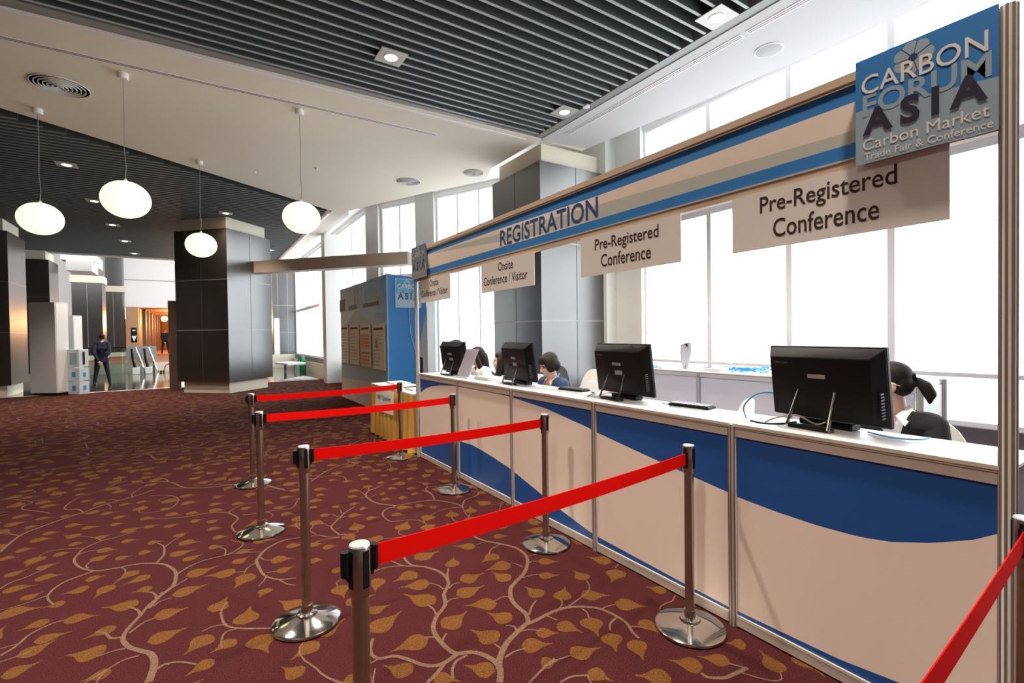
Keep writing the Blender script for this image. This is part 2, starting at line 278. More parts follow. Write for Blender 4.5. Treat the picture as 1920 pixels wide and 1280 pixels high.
VINES=[(32,12,[(-0.21,2.54),(-0.2,2.62),(-0.2,2.7),(-0.22,2.77),(-0.26,2.82),(-0.31,2.89),(-0.34,2.98),(-0.33,3.07),(-0.29,3.18),(-0.26,3.28),(-0.22,3.35),(-0.17,3.44)]),(22,18,[(-0.26,3.24),(-0.22,3.35),(-0.16,3.45),(-0.15,3.58),(-0.16,3.68),(-0.21,3.8),(-0.27,3.87)]),(18,10,[(-0.26,3.86),(-0.36,3.92),(-0.47,3.93),(-0.58,3.96),(-0.67,4.08),(-0.72,4.22),(-0.72,4.33),(-0.7,4.43),(-0.62,4.52),(-0.52,4.55),(-0.43,4.61)]),(16,12,[(-0.19,2.62),(-0.16,2.64),(-0.14,2.63)]),(12,9,[(-0.19,2.63),(-0.15,2.64),(-0.1,2.62),(-0.04,2.56)]),(12,8,[(-0.26,2.78),(-0.32,2.78),(-0.37,2.74)]),(12,8,[(-0.32,2.88),(-0.36,2.89),(-0.42,2.88)]),(16,10,[(-0.35,3.0),(-0.39,3.02),(-0.42,3.09),(-0.46,3.13)]),(16,10,[(-0.29,3.19),(-0.31,3.26),(-0.36,3.33)]),(14,8,[(-0.32,3.02),(-0.27,3.09),(-0.22,3.11)]),(14,8,[(-0.23,3.34),(-0.25,3.42),(-0.3,3.47)]),(12,8,[(-0.24,3.25),(-0.21,3.29),(-0.16,3.3)]),(12,8,[(-0.22,3.39),(-0.16,3.43),(-0.09,3.51)]),(16,9,[(-0.8,3.14),(-0.76,3.2),(-0.73,3.29),(-0.66,3.35),(-0.61,3.35)]),(10,8,[(-0.79,3.08),(-0.74,3.09),(-0.69,3.11)]),(20,10,[(-0.58,3.96),(-0.64,3.93),(-0.7,3.89),(-0.74,3.82),(-0.75,3.71),(-0.7,3.58)]),(14,8,[(-1.01,3.99),(-0.98,4.06),(-0.92,4.1),(-0.85,4.18)]),(20,14,[(-1.18,4.69),(-1.17,4.85),(-1.14,5.03),(-1.03,5.18),(-0.93,5.29),(-0.85,5.36),(-0.75,5.49),(-0.56,5.61),(-0.39,5.76)]),(12,8,[(-1.14,4.98),(-1.22,5.08),(-1.28,5.09)]),(12,8,[(-0.85,5.36),(-0.9,5.48),(-0.99,5.54),(-1.01,5.67),(-0.96,5.89),(-0.81,6.06),(-0.73,6.24)]),(12,8,[(-1.08,5.49),(-1.15,5.59),(-1.3,5.76),(-1.32,5.87),(-1.29,5.97),(-1.43,6.15),(-1.53,6.24)]),(12,8,[(-0.54,5.59),(-0.56,5.72),(-0.52,5.85)]),(10,8,[(-0.62,4.03),(-0.64,4.09),(-0.61,4.17)]),(10,8,[(-0.71,4.32),(-0.67,4.35),(-0.55,4.33)]),(14,8,[(-0.15,3.6),(-0.09,3.68),(-0.01,3.73),(0.1,3.74),(0.19,3.73),(0.32,3.66)]),(10,8,[(0.11,3.73),(0.12,3.84),(0.07,3.93)]),(12,8,[(0.11,3.74),(0.17,3.77),(0.23,3.88),(0.16,3.99)]),(16,8,[(-0.26,3.88),(-0.23,3.99),(-0.24,4.15),(-0.28,4.24)]),(10,8,[(-0.24,4.11),(-0.19,4.22),(-0.13,4.3)]),(12,20,[(0.61,3.75),(0.47,3.77),(0.35,3.68),(0.28,3.53)]),(20,10,[(0.28,3.53),(0.29,3.37),(0.31,3.27),(0.37,3.18),(0.46,3.14)]),(10,8,[(0.37,3.18),(0.4,3.1),(0.44,3.05)]),(10,8,[(0.31,3.26),(0.29,3.21),(0.26,3.16)]),(10,8,[(0.28,3.5),(0.23,3.46),(0.2,3.38)]),(8,8,[(0.31,3.57),(0.33,3.51),(0.37,3.48)]),(8,8,[(0.31,3.32),(0.39,3.29)]),(14,10,[(0.25,2.68),(0.16,2.74),(0.09,2.81),(0.07,2.9),(0.07,3.0),(0.1,3.07)]),(10,8,[(0.09,2.83),(0.03,2.85),(-0.02,2.83)]),(12,9,[(0.13,2.76),(0.08,2.76),(0.06,2.7),(0.06,2.63)]),(12,9,[(-0.42,5.56),(-0.27,5.48),(-0.19,5.3),(-0.21,5.11),(-0.26,5.01)]),(10,14,[(-0.37,4.85),(-0.15,4.74),(0.06,4.72),(0.17,4.64)]),(14,12,[(0.17,4.64),(0.23,4.45),(0.18,4.29),(0.2,4.13)]),(10,8,[(0.27,4.51),(0.32,4.49),(0.51,4.47),(0.63,4.45),(0.7,4.62)]),(14,18,[(1.23,3.34),(1.13,3.12),(1.09,3.0),(1.1,2.89),(1.15,2.84)]),(18,22,[(1.15,2.84),(1.2,2.74),(1.21,2.65),(1.19,2.56),(1.12,2.47),(1.08,2.37),(1.0,2.3)]),(22,28,[(1.0,2.3),(0.95,2.23),(0.93,2.16),(0.93,2.06),(0.95,1.98),(1.01,1.95),(1.05,1.9),(1.07,1.83),(1.06,1.77),(1.02,1.71)]),(10,12,[(0.91,3.17),(0.98,3.1),(1.02,2.99),(1.05,2.92),(1.1,2.88)]),(8,10,[(0.83,2.93),(0.91,2.96),(0.99,2.95),(1.08,2.9)]),(24,14,[(0.95,1.97),(0.88,1.95),(0.83,1.96),(0.79,2.0),(0.75,2.07),(0.71,2.12),(0.65,2.14),(0.63,2.19),(0.64,2.24),(0.67,2.3)]),(10,10,[(0.6,2.13),(0.65,2.14)]),(22,16,[(0.88,1.95),(0.83,1.91),(0.77,1.88)]),(14,12,[(0.99,1.94),(0.93,1.93),(0.89,1.89),(0.87,1.84)]),(14,8,[(1.0,2.3),(1.01,2.37),(1.0,2.43)]),(10,8,[(1.14,2.52),(1.13,2.58),(1.1,2.63)]),(10,8,[(1.17,2.51),(1.21,2.54),(1.25,2.53)]),(10,8,[(1.09,2.38),(1.13,2.4),(1.17,2.39)]),(16,10,[(1.19,2.56),(1.23,2.66),(1.27,2.73)]),(14,9,[(0.93,2.14),(0.91,2.15),(0.88,2.17)]),(12,9,[(0.94,2.1),(0.98,2.14)]),(16,24,[(1.67,3.2),(1.63,3.07),(1.65,2.96),(1.72,2.84),(1.77,2.74),(1.77,2.63),(1.73,2.53),(1.63,2.42),(1.53,2.36)]),(24,24,[(1.53,2.36),(1.46,2.31),(1.41,2.23),(1.39,2.15),(1.39,2.06),(1.36,1.99)]),(26,30,[(1.36,1.99),(1.26,1.95),(1.18,1.91),(1.1,1.84),(1.06,1.78)]),(10,8,[(1.41,2.23),(1.38,2.26),(1.31,2.25)]),(10,8,[(1.72,2.84),(1.63,2.81),(1.57,2.75)]),(8,8,[(1.57,2.93),(1.66,2.93)]),(9,8,[(1.66,2.48),(1.65,2.53),(1.63,2.57)]),(9,8,[(1.58,2.37),(1.64,2.37),(1.7,2.34)]),(8,8,[(1.71,2.5),(1.75,2.51),(1.78,2.49)]),(14,8,[(1.4,2.04),(1.45,2.09),(1.51,2.13)]),(12,8,[(1.27,1.96),(1.28,2.0),(1.25,2.03)]),(12,8,[(1.14,1.89),(1.13,1.94)]),(12,8,[(1.12,1.83),(1.18,1.84),(1.23,1.83)]),(8,8,[(1.26,1.95),(1.32,1.94),(1.37,1.9)]),(12,12,[(1.12,1.64),(1.23,1.68),(1.3,1.7)]),(24,14,[(1.34,1.98),(1.39,1.98),(1.48,1.99),(1.56,1.99),(1.63,1.97),(1.7,1.92),(1.74,1.87),(1.76,1.79),(1.76,1.71),(1.73,1.64),(1.72,1.59)]),(9,8,[(1.53,1.98),(1.6,2.02),(1.63,2.07)]),(12,8,[(1.6,1.98),(1.75,2.02)]),(9,8,[(1.74,1.87),(1.79,1.87),(1.83,1.86)]),(9,8,[(1.66,1.93),(1.66,1.89),(1.63,1.84)]),(8,8,[(1.47,1.98),(1.49,1.92)]),(14,8,[(1.75,1.77),(1.69,1.75),(1.65,1.71)]),(8,8,[(1.75,1.68),(1.78,1.66),(1.8,1.63)]),(12,12,[(1.25,1.68),(1.3,1.69)]),(12,12,[(1.23,1.57),(1.29,1.57),(1.35,1.54)]),(9,8,[(2.12,2.15),(2.17,2.17)]),(9,8,[(2.11,1.71),(2.17,1.74)]),(20,14,[(1.95,1.19),(1.86,1.2),(1.81,1.21),(1.76,1.25),(1.76,1.28)]),(10,8,[(1.91,1.25),(1.94,1.2)]),(18,12,[(1.38,3.99),(1.28,4.11),(1.24,4.25),(1.24,4.4),(1.3,4.52),(1.38,4.56),(1.46,4.62)]),(9,8,[(1.3,4.52),(1.33,4.62)]),(9,8,[(1.23,4.35),(1.17,4.37)]),(9,8,[(1.24,4.42),(1.23,4.54)]),(9,8,[(1.25,4.33),(1.33,4.37)]),(12,18,[(1.38,3.99),(1.52,3.98),(1.68,3.94),(1.77,3.83),(1.82,3.72),(1.83,3.63)]),(14,9,[(1.84,3.65),(1.92,3.77),(2.06,3.82),(2.12,3.88),(2.1,3.94)]),(14,9,[(1.71,3.94),(1.75,4.11),(1.75,4.23),(1.81,4.33)]),(10,8,[(1.75,4.11),(1.72,4.26)]),(16,10,[(1.37,3.98),(1.27,3.95),(1.22,3.86),(1.21,3.74),(1.23,3.66)]),(16,10,[(0.83,3.64),(0.81,3.81),(0.84,3.88),(0.91,3.98),(0.98,4.08),(1.08,4.17)]),(9,8,[(0.82,3.83),(0.79,3.89)]),(9,8,[(0.95,4.07),(0.96,4.17)]),(9,8,[(0.91,4.0),(0.88,4.09)]),(9,8,[(0.88,3.97),(0.96,3.99)]),(9,8,[(0.83,3.76),(0.87,3.78)]),(9,14,[(0.63,3.73),(0.7,3.73),(0.75,3.65),(0.82,3.6)]),(8,8,[(0.69,3.75),(0.66,3.85)]),(8,10,[(0.61,3.59),(0.71,3.62),(0.82,3.59)]),(16,10,[(0.91,5.15),(1.08,5.4),(1.25,5.57),(1.41,5.67),(1.42,5.81)]),(10,8,[(0.94,5.23),(1.13,5.24),(1.22,5.13),(1.21,4.96)]),(10,8,[(1.72,5.52),(1.78,5.35),(1.73,5.15)]),(16,20,[(1.71,3.3),(1.65,3.15),(1.63,3.04),(1.65,2.95)])]
LEAVES=[(-0.4,2.9,-0.55,2.98),(-0.35,2.72,-0.46,2.71),(-0.68,3.4,-0.8,3.36),(-0.7,3.19,-0.56,3.22),(-0.73,3.08,-0.6,3.15),(-0.75,2.94,-0.62,2.97),(-0.38,3.13,-0.51,3.09),(-0.31,3.32,-0.48,3.4),(-0.62,3.35,-0.46,3.32),(-0.23,3.12,-0.07,3.13),(-0.24,2.88,-0.07,2.91),(-0.87,3.75,-0.78,3.81),(-0.57,3.71,-0.7,3.72),(-0.65,3.58,-0.75,3.57),(-0.26,3.51,-0.36,3.48),(-0.61,3.84,-0.5,3.84),(-0.99,3.95,-0.83,3.92),(-0.87,4.04,-0.73,4.0),(-0.9,4.2,-0.79,4.25),(-1.04,4.18,-0.93,4.24),(-0.63,4.15,-0.52,4.22),(-0.62,4.33,-0.49,4.28),(-0.5,4.09,-0.4,4.11),(-0.35,3.81,-0.46,3.72),(-0.28,3.69,-0.42,3.64),(-0.38,4.11,-0.28,4.11),(-0.34,4.28,-0.24,4.27),(-0.86,4.41,-0.75,4.41),(-0.81,4.57,-0.7,4.56),(-0.67,4.6,-0.57,4.65),(-0.5,4.42,-0.4,4.41),(-0.53,4.64,-0.38,4.68),(-1.15,4.55,-1.04,4.5),(-1.1,4.65,-0.98,4.64),(-1.06,4.83,-0.92,4.79),(-1.02,4.94,-0.9,4.93),(-1.17,5.18,-1.06,5.18),(-1.32,5.34,-1.17,5.35),(-1.32,5.56,-1.18,5.52),(-1.15,5.38,-1.02,5.37),(-0.99,5.33,-0.89,5.34),(-0.91,5.05,-0.78,5.02),(-0.79,4.91,-0.67,4.89),(-0.62,4.87,-0.51,4.87),(-0.62,5.05,-0.51,5.03),(-0.72,5.22,-0.59,5.2),(-1.26,5.93,-1.1,5.88),(-1.2,5.76,-1.04,5.75),(-1.01,6.01,-0.89,6.0),(-0.93,5.72,-0.82,5.72),(-0.43,4.89,-0.32,4.86),(-0.39,4.65,-0.28,4.67),(-0.62,5.42,-0.51,5.39),(-0.5,5.41,-0.39,5.38),(-0.16,3.33,0.03,3.34),(-0.1,3.55,0.08,3.58),(0.02,2.78,-0.1,2.67),(0.12,2.67,0.01,2.61),(0.03,2.55,-0.09,2.51),(0.03,3.0,0.12,3.13),(0.16,2.78,0.2,2.96),(0.3,3.11,0.26,3.01),(0.24,3.36,0.12,3.22),(0.15,3.57,0.26,3.63),(0.18,3.74,0.3,3.73),(0.02,3.94,0.12,3.93),(0.05,4.12,0.16,4.09),(0.02,4.33,0.13,4.29),(-0.12,3.8,-0.01,3.87),(-0.2,3.94,-0.04,3.98),(-0.15,4.16,-0.02,4.08),(-0.19,4.3,-0.09,4.35),(0.36,3.49,0.5,3.43),(0.37,3.29,0.49,3.3),(0.47,3.65,0.6,3.63),(0.21,2.64,0.22,2.46),(0.45,2.42,0.3,2.37),(0.43,2.79,0.33,2.93),(0.34,2.22,0.27,2.33),(0.29,3.89,0.44,3.83),(-0.26,4.56,-0.15,4.6),(-0.09,4.58,0.01,4.59),(0.02,4.48,0.12,4.51),(-0.26,4.9,-0.14,4.82),(-0.12,4.83,-0.01,4.77),(0.04,4.8,0.17,4.73),(0.26,4.67,0.37,4.68),(-0.16,5.15,-0.03,5.08),(-0.31,5.05,-0.21,5.07),(0.53,4.35,0.65,4.28),(0.5,4.52,0.62,4.55),(0.07,5.16,0.18,5.16),(0.58,4.81,0.7,4.75),(-0.18,5.39,-0.04,5.32),(0.04,4.96,0.17,4.92),(0.21,4.87,0.32,4.81),(1.22,3.16,1.34,3.15),(1.01,3.14,1.08,3.26),(1.14,2.96,1.33,3.0),(1.09,2.79,0.92,2.77),(1.1,2.62,0.94,2.7),(1.04,2.41,0.93,2.61),(0.98,2.19,1.16,2.23),(1.3,2.73,1.35,2.86),(1.26,2.55,1.43,2.54),(1.17,2.42,1.36,2.41),(1.32,2.23,1.15,2.29),(1.56,2.91,1.42,2.99),(1.62,2.72,1.47,2.69),(1.62,2.56,1.44,2.6),(1.51,2.39,1.45,2.54),(1.3,2.05,1.22,2.18),(1.16,1.95,1.09,2.1),(1.56,2.14,1.53,2.29),(0.89,2.15,0.7,2.18),(0.67,2.36,0.88,2.42),(0.71,2.53,0.84,2.55),(0.87,2.86,0.8,2.71),(0.87,3.06,0.93,3.06),(0.74,1.97,0.65,2.09),(1.04,1.78,0.93,1.88),(1.23,1.86,1.35,1.77),(1.34,1.9,1.44,1.83),(1.23,1.71,1.31,1.67),(1.78,2.49,1.9,2.41),(1.68,2.34,1.78,2.26),(0.8,1.89,0.9,1.82),(1.44,3.2,1.57,3.14),(1.74,2.98,1.84,2.92),(2.16,2.22,2.06,2.36),(2.12,2.13,1.98,2.02),(1.62,2.05,1.73,2.16),(1.74,2.03,1.89,1.95),(1.84,1.87,1.96,1.74),(2.16,1.79,2.11,1.9),(1.64,1.85,1.56,1.71),(1.47,1.9,1.54,1.77),(1.63,1.7,1.57,1.57),(1.69,1.6,1.63,1.46),(1.83,1.69,1.84,1.55),(1.37,1.56,1.42,1.45),(1.63,1.33,1.51,1.43),(1.8,1.3,1.7,1.41),(1.92,1.25,1.85,1.37),(2.09,1.28,2.03,1.35),(0.7,4.03,0.81,3.91),(0.79,4.13,0.89,4.1),(0.98,4.0,1.1,3.93),(1.1,4.1,1.17,4.07),(0.92,4.25,1.0,4.3),(1.06,4.26,1.15,4.22),(1.1,4.48,1.19,4.41),(1.15,4.64,1.25,4.56),(1.3,4.69,1.38,4.6),(1.45,4.73,1.53,4.67),(1.48,4.5,1.56,4.42),(1.36,4.38,1.43,4.33),(1.33,4.23,1.4,4.16),(1.47,4.18,1.55,4.12),(1.62,4.38,1.72,4.31),(1.6,4.21,1.67,4.15),(1.28,3.82,1.37,3.73),(1.08,3.85,1.18,3.81),(0.79,4.56,0.91,4.48),(0.87,4.69,0.95,4.64),(0.88,4.87,1.02,4.81),(0.76,4.39,0.82,4.32),(0.61,3.59,0.71,3.54),(0.68,3.49,0.78,3.46),(0.57,3.33,0.65,3.29),(0.66,3.12,0.75,3.06),(1.06,5.1,1.16,5.05),(1.18,4.97,1.27,4.91),(1.35,4.96,1.44,4.87),(1.36,5.11,1.45,5.05),(1.6,4.76,1.69,4.71),(1.72,4.67,1.82,4.64),(1.55,4.95,1.64,4.89),(1.74,4.94,1.83,4.88),(1.8,4.43,1.89,4.38),(1.51,3.89,1.6,3.85),(1.59,3.78,1.69,3.77),(1.9,3.91,1.97,3.86),(1.27,3.29,1.37,3.24)]
# ================================================================ FLOOR
def catmull(pts, n=5):
    P = [Vector(p) for p in pts]; out = []
    for i in range(len(P)-1):
        a = P[max(i-1, 0)]; b = P[i]; c = P[i+1]; d = P[min(i+2, len(P)-1)]
        for k in range(n):
            t = k/n; out.append(.5*((2*b)+(c-a)*t+(2*a-5*b+4*c-d)*t*t+(3*b-a-3*c+d)*t**3))
    out.append(P[-1]); return out
def build_carpet():
    mb = MB()
    LX0, LX1, LY0, LY1 = -9.0, 6.5, -4.0, 17.45
    mb.box((LX0, LY0, -.1), (LX1, LY1, 0), 0)
    rnd = random.Random(11)
    rz = [0]
    def ribbon(pts, w0, w1, z):
        rz[0] += 1; z += (rz[0] % 400)*4e-6
        n = len(pts); vs = []
        for i, p in enumerate(pts):
            d = (pts[min(i+1, n-1)]-pts[max(i-1, 0)]); d = d.normalized() if d.length > 0 else Vector((1, 0)); nn = Vector((-d.y, d.x))
            w = (w0+(w1-w0)*i/(n-1))/2
            vs += [(p.x+nn.x*w, p.y+nn.y*w, z), (p.x-nn.x*w, p.y-nn.y*w, z)]
        mb.add(vs, [(2*i, 2*i+1, 2*i+3, 2*i+2) for i in range(n-1)], 2)
    def leaf(b, t, z, bend=None, wf=None):
        b = Vector(b); t = Vector(t); d = t-b; L = d.length; d.normalize(); nn = Vector((-d.y, d.x))
        bend = rnd.uniform(-.16, .16) if bend is None else bend; wf = wf or rnd.uniform(.30, .37)
        W = min(max(L*wf, .040), .062); N = 11; prof = [0, .62, .92, 1, .97, .84, .62, .38, .22, .13, .09, 0]
        cs = []; 
        for i in range(N+1):
            u = i/N; cs.append(b+d*(L*u)+nn*(bend*L*(u**2.2)))
        l = []; r = []
        for i in range(1, N): l.append(cs[i]+nn*W*prof[i]); r.append(cs[i]-nn*W*prof[i])
        mb.add([(p.x, p.y, z) for p in [cs[0]]+l+[cs[N]]+r[::-1]], [list(range(2*(N-1)+2))], 1)
    grid = {}
    def put(p, k): grid.setdefault((int(p[0]//.25), int(p[1]//.25)), []).append((p[0], p[1], k))
    def near(p, kinds):
        gx, gy = int(p[0]//.25), int(p[1]//.25); best = 9
        for i in (-1, 0, 1):
            for j in (-1, 0, 1):
                for q in grid.get((gx+i, gy+j), ()):
                    if q[2] in kinds: best = min(best, math.hypot(q[0]-p[0], q[1]-p[1]))
        return best
    for w0, w1, pts in VINES:
        c = catmull(pts); ribbon(c, w0/1000, w1/1000, .0016)
        for p in c: put(p, 'V')
    for a, b, c, d in LEAVES:
        leaf((a, b), (c, d), .0008+rnd.random()*.0003); put(((a+c)/2, (b+d)/2), 'L')
    # the same running design continued over the rest of the carpet
    segs = []
    starts = [(x+rnd.uniform(-.3, .3), y+rnd.uniform(-.3, .3)) for x in [LX0+.4+i*.85 for i in range(18)] for y in [LY0+.3+j*1.0 for j in range(22)]]
    for s in starts:
        if s[1] > 17: continue
        if near(s, 'VL') < .22: continue
        th = rnd.choice((.9, 2.4))+rnd.uniform(-.4, .4); ph = rnd.uniform(0, 6); p = Vector(s); pts = [p.copy()]
        for k in range(44):
            th += .17*math.sin(ph+k*.30)+rnd.uniform(-.05, .05); p = p+Vector((math.cos(th), math.sin(th)))*.05
            if near(p, 'V') < .10 or (near(p, 'LG') < .10 and k < 44 and near(p, 'L') < .1) or not (LX0 < p.x < LX1-.1 and LY0 < p.y < LY1-.05): break
            pts.append(p.copy())
        if len(pts) < 8: continue
        ribbon(pts, .026, .009, .0016); segs.append(pts)
        for k in range(5, len(pts)-3, rnd.randint(7, 10)):     # forked side shoots
            a = pts[k]; d = (pts[k+1]-pts[k]).normalized(); sg = rnd.choice((-1, 1)); t2 = math.atan2(d.y, d.x)+sg*.8; q = a.copy(); br = [q.copy()]
            for j in range(rnd.randint(4, 9)):
                t2 -= sg*rnd.uniform(.05, .2); q = q+Vector((math.cos(t2), math.sin(t2)))*.045; br.append(q.copy())
            ribbon(br, .014, .007, .0014)
            for q in br: put(q, 'G')
        for q in pts: put(q, 'G')
    G = [(x, y) for k in grid.values() for x, y, t in k if t in 'GV']
    for _ in range(26000):
        p = (rnd.uniform(LX0, LX1-.1), rnd.uniform(LY0, 17.3))
        if near(p, 'L') < .142 or near(p, 'GV') < .052: continue
        a = rnd.uniform(0, 2*PI); L = rnd.uniform(.13, .20)
        dd = Vector((math.cos(a), math.sin(a))); b = Vector(p)-dd*L*.4; t = Vector(p)+dd*L*.6
        if not (LX0 < t.x < LX1 and LY0 < t.y < LY1 and LX0 < b.x < LX1): continue
        leaf(b, t, .0008+rnd.random()*.0003, wf=rnd.uniform(.30, .38)); put(p, 'L')
        best = None; bd = .30
        gx, gy = int(b.x//.25), int(b.y//.25)
        for i in (-1, 0, 1):
            for j in (-1, 0, 1):
                for q in grid.get((gx+i, gy+j), ()):
                    if q[2] in 'GV':
                        e = math.hypot(q[0]-b.x, q[1]-b.y)
                        if e < bd and (Vector((q[0], q[1]))-b).dot(dd) < 0: bd = e; best = q
        if best and bd > .02:
            q = Vector(best[:2]); mid = b-dd*bd*.6
            cv = [b*(1-u)**2+mid*2*u*(1-u)+q*u*u for u in [i/5 for i in range(6)]]
            ribbon(cv, .006, .009, .0012)
    return mb
struct(build_carpet(), 'floor', [M_MAROON, M_LEAF, M_VINE], 'maroon carpet with ochre leaves on tan winding stems')
m = MB(); m.box((-9, 17.45, -.1), (4.4, 26.5, -.004)); struct(m, 'floor', M_TILE, 'dark polished tile floor beyond the carpet')
m = MB(); m.box((-9, 17.42, -.05), (3.4, 17.50, .004)); struct(m, 'trim_1', M_ALUW, 'pale metal strip where carpet meets tile')
m = MB(); m.box((-9, 26.5, -.1), (3.6, 62, .42), 0); m.box((-9, 26.48, -.05), (3.6, 26.5, .42), 1); m.box((-9, 26.52, .42), (3.6, 62, .425), 2)
struct(m, 'floor', [M_CREAM, M_CREAM, mat('brown_far_carpet', (.34, .13, .06), .9, nscale=40, noise=.4)], 'raised brown carpeted level with a white riser')

# ================================================================ CEILINGS
ZC = 4.6; ZR = 4.95
E0, E1 = (-2.2, 9.27), (2.51, 12.46)
ex = lambda y: E0[0]+(y-E0[1])*(E1[0]-E0[0])/(E1[1]-E0[1])
m = MB()
m.prism([(-6.22, 6.55), (4.73, 6.35), (4.73, 6.40), (5.63, 6.28), (5.63, 6.4), (4.72, 6.4), (4.72, 7.95), (4.95, 8.6), (3.89, 10.9), (3.2, 12.5), (3.2, 23.6), (2.86, 23.6), (2.86, 12.70)], ZC, ZR)
m.prism([(4.73, -4), (5.95, -4), (5.97, 2.8), (5.75, 5.2), (5.63, 6.28), (4.73, 6.40)], ZC, ZR, 1)
struct(m, 'ceiling', [M_CEIL, mat('strip_ceiling_daylit', (.60, .60, .60), .8)], 'cream plaster ceiling wedge between the two slatted fields')  # neutral daylight cast put into the strip colour, darkened against burn-out
m = MB()
m.box((-9, -4, ZR+.02), (6.9, 23.6, ZR+.3))
struct(m, 'ceiling', M_WHITE, 'upper soffit over the window void')
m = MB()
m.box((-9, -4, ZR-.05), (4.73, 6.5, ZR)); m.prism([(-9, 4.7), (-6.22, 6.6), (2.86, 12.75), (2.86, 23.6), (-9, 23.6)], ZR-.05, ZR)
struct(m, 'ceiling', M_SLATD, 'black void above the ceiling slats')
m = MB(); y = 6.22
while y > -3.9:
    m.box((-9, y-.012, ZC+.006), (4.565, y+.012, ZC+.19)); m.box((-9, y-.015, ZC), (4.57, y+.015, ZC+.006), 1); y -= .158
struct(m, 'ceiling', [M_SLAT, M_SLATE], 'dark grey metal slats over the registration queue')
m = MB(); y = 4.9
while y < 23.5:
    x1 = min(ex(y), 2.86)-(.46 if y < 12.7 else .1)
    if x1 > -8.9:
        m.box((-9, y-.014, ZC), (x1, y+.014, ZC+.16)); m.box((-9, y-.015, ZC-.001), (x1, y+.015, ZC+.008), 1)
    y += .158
struct(m, 'ceiling', [M_SLAT, mat('far_slat_edge_light', (.24, .27, .265), .5)], 'dark grey metal slats over the far lobby')  # shaded sides and lit bottoms painted into the far slats too
m = MB(); m.box((-9, 6.3, ZC+.01), (4.62, 6.36, ZC+.3)); m.box((-9, 6.36, ZC+.012), (4.6, 6.56, ZC+.06)); m.box((4.60, -4, ZC+.01), (4.73, 6.36, ZC+.3))
struct(m, 'trim_2', M_TRIMG, 'grey metal edge around the near slatted ceiling field')
m = MB(); m.bar((-6.25, 6.5), (4.5, 6.5), .06, ZC-.012, ZC+.002); struct(m, 'trim_3', M_WHITE, 'white bead beside the near slatted field')
m = MB(); m.tube([(2.80, 12.8, ZC+.02), (2.80, 23.5, ZC+.02)], .07, 12); struct(m, 'trim_4', M_ALUW, 'silver tube along the far slatted field', smooth=True)
m = MB(); m.box((-9, 23.6, ZC-.02), (4.3, 23.8, 5.4)); struct(m, 'wall_far', M_CREAM, 'cream edge of the lobby ceiling above the atrium')
def air_slot(p, q, label):
    t = MB(); t.bar(p, q, .085, ZC-.006, ZC-.0005, 0); a = Vector(p[:2]); b = Vector(q[:2]); d = (b-a).normalized(); n = Vector((-d.y, d.x))
    o = t.build('slot_diffuser', M_ALUW); tag(o, label, 'air vent')
    for s in (-.016, .016):
        g = MB(); g.bar(a+n*s+d*.01, b+n*s-d*.01, .014, ZC-.0075, ZC-.003); g.build('slot', M_ALUD, parent=o)
    return o
air_slot((-6.5, 7.14), (3.2, 7.07), 'long narrow air slot in the cream ceiling beside the pendant lamps')
air_slot((4.95, 5.97), (4.93, 3.02), 'narrow air slot in the ceiling strip by the windows, far half')
air_slot((4.93, 2.96), (4.93, -3.8), 'narrow air slot in the ceiling strip by the windows, near half')
def round_vent(x, y, r, label):
    o = thing('ceiling_vent', label, 'air vent', (x, y, ZC))
    b = MB(); b.lathe([(r*.97, -.002), (r*.97, -.001)], seg=40); b.build('backing', M_SLATD, parent=o)
    for i in range(7):
        rr = r*(1-i*.145)
        if rr < .03: break
        b = MB(); b.lathe([(rr, -.004), (rr, -.012-.003*i), (rr-.008, -.013-.003*i), (rr-.012, -.004)], seg=40); b.build('ring', M_WHITE, parent=o, smooth=True)
round_vent(-1.39, 8.10, .29, 'large round ceiling vent of concentric rings near the left edge')
round_vent(3.66, 9.50, .24, 'round ceiling vent above the far end of the banner beam')
round_vent(4.55, 8.35, .2, 'small round ceiling vent beside the grey column top')
o = thing('ceiling_speaker', 'round grey ceiling speaker near the windows', 'speaker', (5.44, 3.02, ZC))
b = MB(); b.lathe([(.135, -.012), (.15, -.006), (.15, 0)], seg=40); b.build('rim', M_WHITE, parent=o, smooth=True)
b = MB(); b.lathe([(0.001, -.02), (.09, -.018), (.135, -.012)], seg=40); b.build('grille', mat('speaker_grille', (.42, .42, .43), .6), parent=o, smooth=True)
for (x, y, l) in ((4.59, 5.12, 'white smoke detector at the edge of the slatted ceiling'), (.95, 10.4, 'small sprinkler head above the pendant lamps'), (1.9, 9.6, 'small sprinkler head near the ceiling wedge middle')):
    b = MB(); r = .05 if x > 4 else .025; b.lathe([(r*.5, -.04), (r, -.03), (r, 0)], (x, y, ZC+(.0 if x < 4 else .02)), 20); tag(b.build('ceiling_sensor', M_WHITE, smooth=True), l, 'ceiling sensor')

